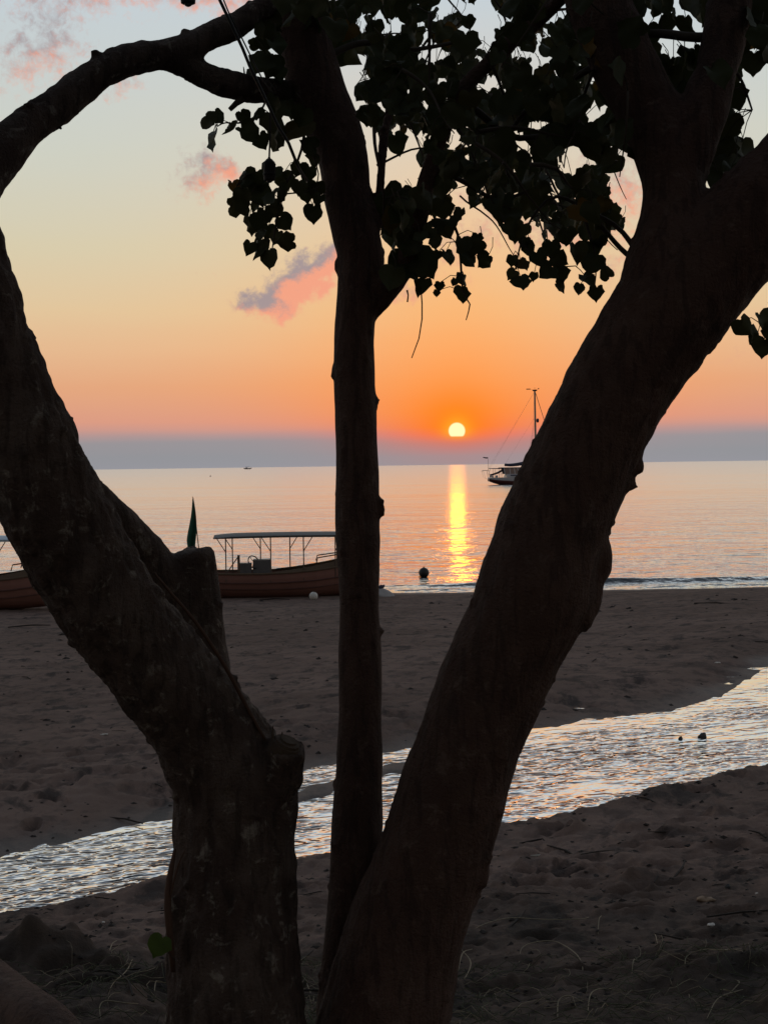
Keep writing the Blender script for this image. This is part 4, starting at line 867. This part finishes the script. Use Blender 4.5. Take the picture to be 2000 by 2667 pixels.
# buoys, float and sack by the water
bp = on_z(1104, 1502, 0); mb = MB(); b = empty('mooring_buoy', (bp.x, bp.y, 0)); tag(b, 'dark round buoy floating beside the golden sun track', 'buoy')
mb.ball((0, 0, .13), .172, 24, 14, (1, 1, 1.0)); mb.build('float_body', M['black'], b, True); mb = MB(); mb.tube([(0, 0, .29), (0, 0, .33)], .03, 8); mb.tube([(-.172, 0, .0), (-.1, 0, .01)], .01, 5); mb.build('mooring_eye', M['alu'], b)
sp_ = on_z(548, 1241, 0); mb = MB(); b = empty('marker_float', (sp_.x, sp_.y, 0)); tag(b, 'tiny dark marker float on the distant water left of the slender stem', 'buoy'); mb.ball((0, 0, .12), .3, 10, 8, (1, 1, .9)); mb.tube([(0, 0, .3), (0, 0, .62)], .05, 6); mb.build('float_body', M['black'], b)
q = at(816, 1546, 41.0); gz = ground_z(q.x, 41.0); b = empty('ball_float', (q.x, 41.0, gz)); tag(b, 'white ball float lying on the sand before the red boat', 'float')
mb = MB(); mb.ball((0, 0, .10), .115, 24, 14); mb.build('float_body', mat('white_float', (.55, .52, .48), .5, .3, vary=.15), b, True); mb = MB(); mb.tube([(.0, -.02, .20), (.02, -.03, .235), (.04, -.02, .20)], .010, 6); mb.build('rope_eye', M['wood'], b)
q = at(1004, 1548, 42.2); gz = ground_z(q.x, 42.2); b = empty('cloth_sack', (q.x, 42.2, gz)); tag(b, 'pale slumped sack on the waterline right beside the slender stem', 'sack')
mb = MB(); nu, nv = 26, 14; v = []; f = []
for j in range(nv + 1):
    t = j / nv
    for i in range(nu):
        a = 2 * math.pi * i / nu; r = (1 - t ** 1.9) ** .6; k_ = 1 + .10 * math.sin(3 * a + 4 * t) + .06 * math.sin(7 * a + 2); v.append((-.03 - .13 * t + .27 * r * k_ * math.cos(a), .17 * r * k_ * math.sin(a), -.02 + .27 * t))
for j in range(nv):
    for i in range(nu): a = j * nu + i; c = j * nu + (i + 1) % nu; f.append((a, c, c + nu, a + nu))
mb.add(v, f); mb.build('sack_body', mat('pale_sackcloth', (.38, .36, .36), .8, .2, vary=.2), b, True)
mb = MB(); mb.tube([(-.16, 0, .22), (-.10, 0, .28), (-.07, .01, .27), (-.03, 0, .31)], [.07, .06, .045, .03], 9); mb.build('tied_neck', M['navy'], b, True)

# ------------------------------------------------------------------ small things on the sand
M['dry'] = mat('dry_straw', (.19, .155, .105), .8, .2, vary=.35, scale=20)
M['grass'] = mat('dark_grass', (.050, .055, .028), .8, .2, vary=.4, scale=30)
M['drift'] = mat('bleached_wood', (.42, .38, .33), .8, .2)
M['shell'] = mat('pale_shell', (.50, .45, .40), .5, .3)
M['stone'] = mat('dark_stone', (.045, .042, .042), .7, .3, bump=.01, bscale=30)
M['dead'] = mat('dead_leaf', (.22, .15, .10), .8, .2)
def log():
    a = Vector((-2.5, 6.6, 0)); b_ = Vector((-.62, 3.90, 0)); pts = []
    for i in range(15):
        t = i / 14; p = a.lerp(b_, t); pts.append((p.x, p.y, ground_z(p.x, p.y) + .085 + .006 * math.sin(5 * t), .105 - .010 * t))
    lg = empty('driftwood_log', tuple(b_)); tag(lg, 'dark weathered log lying in the bottom left corner', 'log')
    P = spline(pts, .03); P[:, 0] -= b_.x; P[:, 1] -= b_.y
    organic('log_body', [P], lg, M['bark2'], .008, .002, 71)
    mb = MB(); e = P[-1]; d_ = Vector(P[-1][:3]) - Vector(P[-2][:3]); d_.normalize(); mb.tube([Vector(e[:3]) - d_ * .02, Vector(e[:3]) + d_ * .004], [float(e[3]) * .93, float(e[3]) * .90], 20); mb.build('cut_end', M['cut'], lg)
log()
def on_ground(px, py):
    r = ray(px, py); t = 3.0
    for i in range(400):
        p = CAM + r * t
        if p.z <= ground_z(p.x, p.y): return p
        t += max(.02, (p.z - ground_z(p.x, p.y)) * .8 / max(-r.z, .02) * .5)
    return p
gr = random.Random(9); straw = MB(); blades = MB()
S = [[(1215, 2440), (1260, 2418), (1330, 2405), (1420, 2410), (1500, 2408), (1525, 2402), (1533, 2394)], [(1352, 2515), (1360, 2480), (1400, 2468), (1450, 2470), (1500, 2500), (1517, 2530), (1513, 2555)], [(1530, 2645), (1540, 2605), (1575, 2592), (1620, 2590)],
     [(1452, 2660), (1455, 2625), (1480, 2612), (1520, 2618)], [(1783, 2525), (1790, 2505), (1830, 2492), (1880, 2490), (1930, 2478)], [(1840, 2662), (1870, 2620), (1920, 2600), (1935, 2585)], [(1875, 2585), (1900, 2600), (1925, 2604)],
     [(1203, 2480), (1226, 2530), (1190, 2590)], [(1192, 2540), (1205, 2500), (1230, 2478)], [(1645, 2545), (1650, 2520), (1658, 2508)], [(1705, 2438), (1708, 2455), (1712, 2464)], [(1557, 2440), (1560, 2410), (1566, 2391)], [(263, 2665), (260, 2640), (275, 2628), (330, 2630), (360, 2622)],
     [(280, 2605), (295, 2580), (330, 2545), (345, 2505)], [(282, 2497), (292, 2475), (305, 2455)], [(402, 2590), (408, 2574), (430, 2568)], [(805, 2560), (800, 2580), (812, 2600)], [(815, 2625), (818, 2600)], [(1915, 2560), (1925, 2580), (1890, 2605)]]
for s in S:
    pts = [on_ground(*q) for q in s]; n = len(pts)
    P = spline([(p.x, p.y, p.z + .008 + .016 * math.sin(math.pi * i / (n - 1)), .0022) for i, p in enumerate(pts)], .012)
    straw.tube([p[:3] for p in P], [.0012 + .0010 * math.sin(3.1 * i / len(P)) for i in range(len(P))], 5)
for i in range(620):
    px = gr.choice([gr.uniform(1150, 2050), gr.uniform(1150, 2050), gr.uniform(-40, 440), gr.uniform(760, 860)]); py = gr.uniform(2420, 2760)
    r = ray(px, py); t = (1.88 - ZC) / r.z; x, y = r.x * t, r.y * t; z = ground_z(x, y); a = gr.uniform(0, 6.28); L = gr.uniform(.05, .24); bend = gr.uniform(-2.2, 2.2)
    pts = []; cx, cy = x, y
    for j in range(6):
        pts.append((cx, cy, max(z, ground_z(cx, cy)) + .004 + gr.uniform(.0, .03) * math.sin(math.pi * j / 5 + .2))); cx += L / 5 * math.cos(a); cy += L / 5 * math.sin(a); a += bend / 5
    (straw if gr.random() < .22 else blades).tube(pts, [.0013, .0013, .0012, .0011, .0009, .0005], 4)
tag(straw.build('dry_straw', M['dry'], None, True), 'pale curling dry stalks and roots strewn over the near sand', 'straw', kind='stuff')
tag(blades.build('creeping_grass', M['grass'], None, True), 'dark wiry creeping grass on the near sand', 'grass', kind='stuff')
M['clod'] = mat('dark_clod', (.030, .024, .021), .9, .15, vary=.4, scale=60)
def litter():
    r = random.Random(21); n = 2600; mb = MB(); inv = [r.uniform(1 / 42, 1 / 5.0) if r.random() < .62 else r.uniform(1 / 12, 1 / 5.0) for _ in range(n)]; ys_ = np.array([1 / v for v in inv]); xs_ = np.array([r.uniform(-.33, .33) * y for y in ys_])
    zs_ = ground_zs(xs_, ys_); yn, yf = bankN(xs_), bankF(xs_)
    for x, y, z, a, b in zip(xs_, ys_, zs_, yn, yf):
        if a - .15 < y < b + .25: continue
        sc = (.004 + .0011 * y) * r.choice((.6, 1, 1, 1.7)); an = r.uniform(0, 3.14); ca, sa = math.cos(an), math.sin(an)
        if r.random() < .93:
            v = [(1.5 * r.uniform(.6, 1.2), 0, .1), (0, 1 * r.uniform(.6, 1.2), .0), (-1.4 * r.uniform(.6, 1.2), .1, 0), (0, -1 * r.uniform(.6, 1.2), .0), (r.uniform(-.3, .3), r.uniform(-.3, .3), r.uniform(.25, .7)), (0, 0, -.6)]
            mb.add([(x + sc * (p[0] * ca - p[1] * sa), y + sc * (p[0] * sa + p[1] * ca), z + sc * p[2]) for p in v], [(0, 1, 4), (1, 2, 4), (2, 3, 4), (3, 0, 4), (1, 0, 5), (2, 1, 5), (3, 2, 5), (0, 3, 5)])
        else:
            L = sc * r.uniform(4, 9); mb.tube([(x - L * ca, y - L * sa, z + sc * .3), (x + L * .1 * sa, y, z + sc * .6), (x + L * ca, y + L * sa, z + sc * .25)], [sc * .22, sc * .3, sc * .15], 4)
    tag(mb.build('beach_litter', M['clod'], None), 'small dark clods and bits of twig strewn over the sand', 'litter', kind='stuff')
litter()
def chip(name, px, py, L, W, H, m, label, cat, rz=0.0, kind=0):
    p = on_ground(px, py); r2 = random.Random(px); nu, nv = 14, 8; v = []; f = []
    for j in range(nv + 1):
        ph = -math.pi / 2 + math.pi * j / nv
        for i in range(nu):
            a = 2 * math.pi * i / nu; k_ = 1 + .16 * math.sin(2 * a + px) + .12 * math.sin(5 * a + 2 * ph + py) + r2.uniform(-.05, .05); v.append((L / 2 * math.cos(ph) * math.cos(a) * k_, W / 2 * math.cos(ph) * math.sin(a) * k_, H / 2 * math.sin(ph) * (1 + .25 * math.sin(3 * a + px)) + (.22 * H * math.sin(4 * a) * math.cos(ph) if kind else 0)))
    for j in range(nv):
        for i in range(nu): a = j * nu + i; c = j * nu + (i + 1) % nu; f.append((a, c, c + nu, a + nu))
    mb = MB(); mb.add(v, f); o = mb.build(name, m, None, True); o.location = (p.x, p.y, p.z + H * .25); o.rotation_euler = (0, 0, rz); return tag(o, label, cat)
chip('dead_leaf', 1838, 2347, .085, .06, .022, M['dead'], 'curled brown dead leaf on the sand near the right edge', 'leaf', .2, 1)
chip('shell', 1853, 2412, .040, .03, .014, M['shell'], 'small pale shell below the curled dead leaf', 'shell', .1)
chip('bleached_stick', 1404, 2231, .085, .012, .012, M['drift'], 'short bleached stick on scuffed sand by the near stream bank', 'stick', -.05)
chip('paper_scrap', 271, 1914, .07, .05, .012, M['drift'], 'pale scrap on the far sand left of the leaning trunk', 'scrap', .2, 1)
chip('pebble', 269, 2405, .018, .015, .010, M['shell'], 'tiny pale pebble on sand left of the thick trunk', 'pebble')
chip('pebble', 1971, 2330, .018, .015, .010, M['shell'], 'tiny pale pebble by the right edge above the dead leaf', 'pebble')
chip('stone', 1895, 2314, .028, .024, .024, M['stone'], 'small dark stone on the sand above the curled dead leaf', 'stone')
chip('scrap', 1868, 1728, .07, .05, .02, M['shell'], 'pale scrap on the far sand near the stream bend', 'scrap', .3, 1)
def stone_in_stream(px, py, L, H, label):
    p = on_z(px, py, ZS); o = chip('stream_stone', px, py, L, L * .7, H, M['stone'], label, 'stone', .3, 1); o.location = (p.x, p.y, ZS + H * .12)
stone_in_stream(1829, 1921, .085, .055, 'larger dark rock standing in the stream at right')
stone_in_stream(1772, 1926, .045, .035, 'smaller dark rock in the stream beside the larger rock')
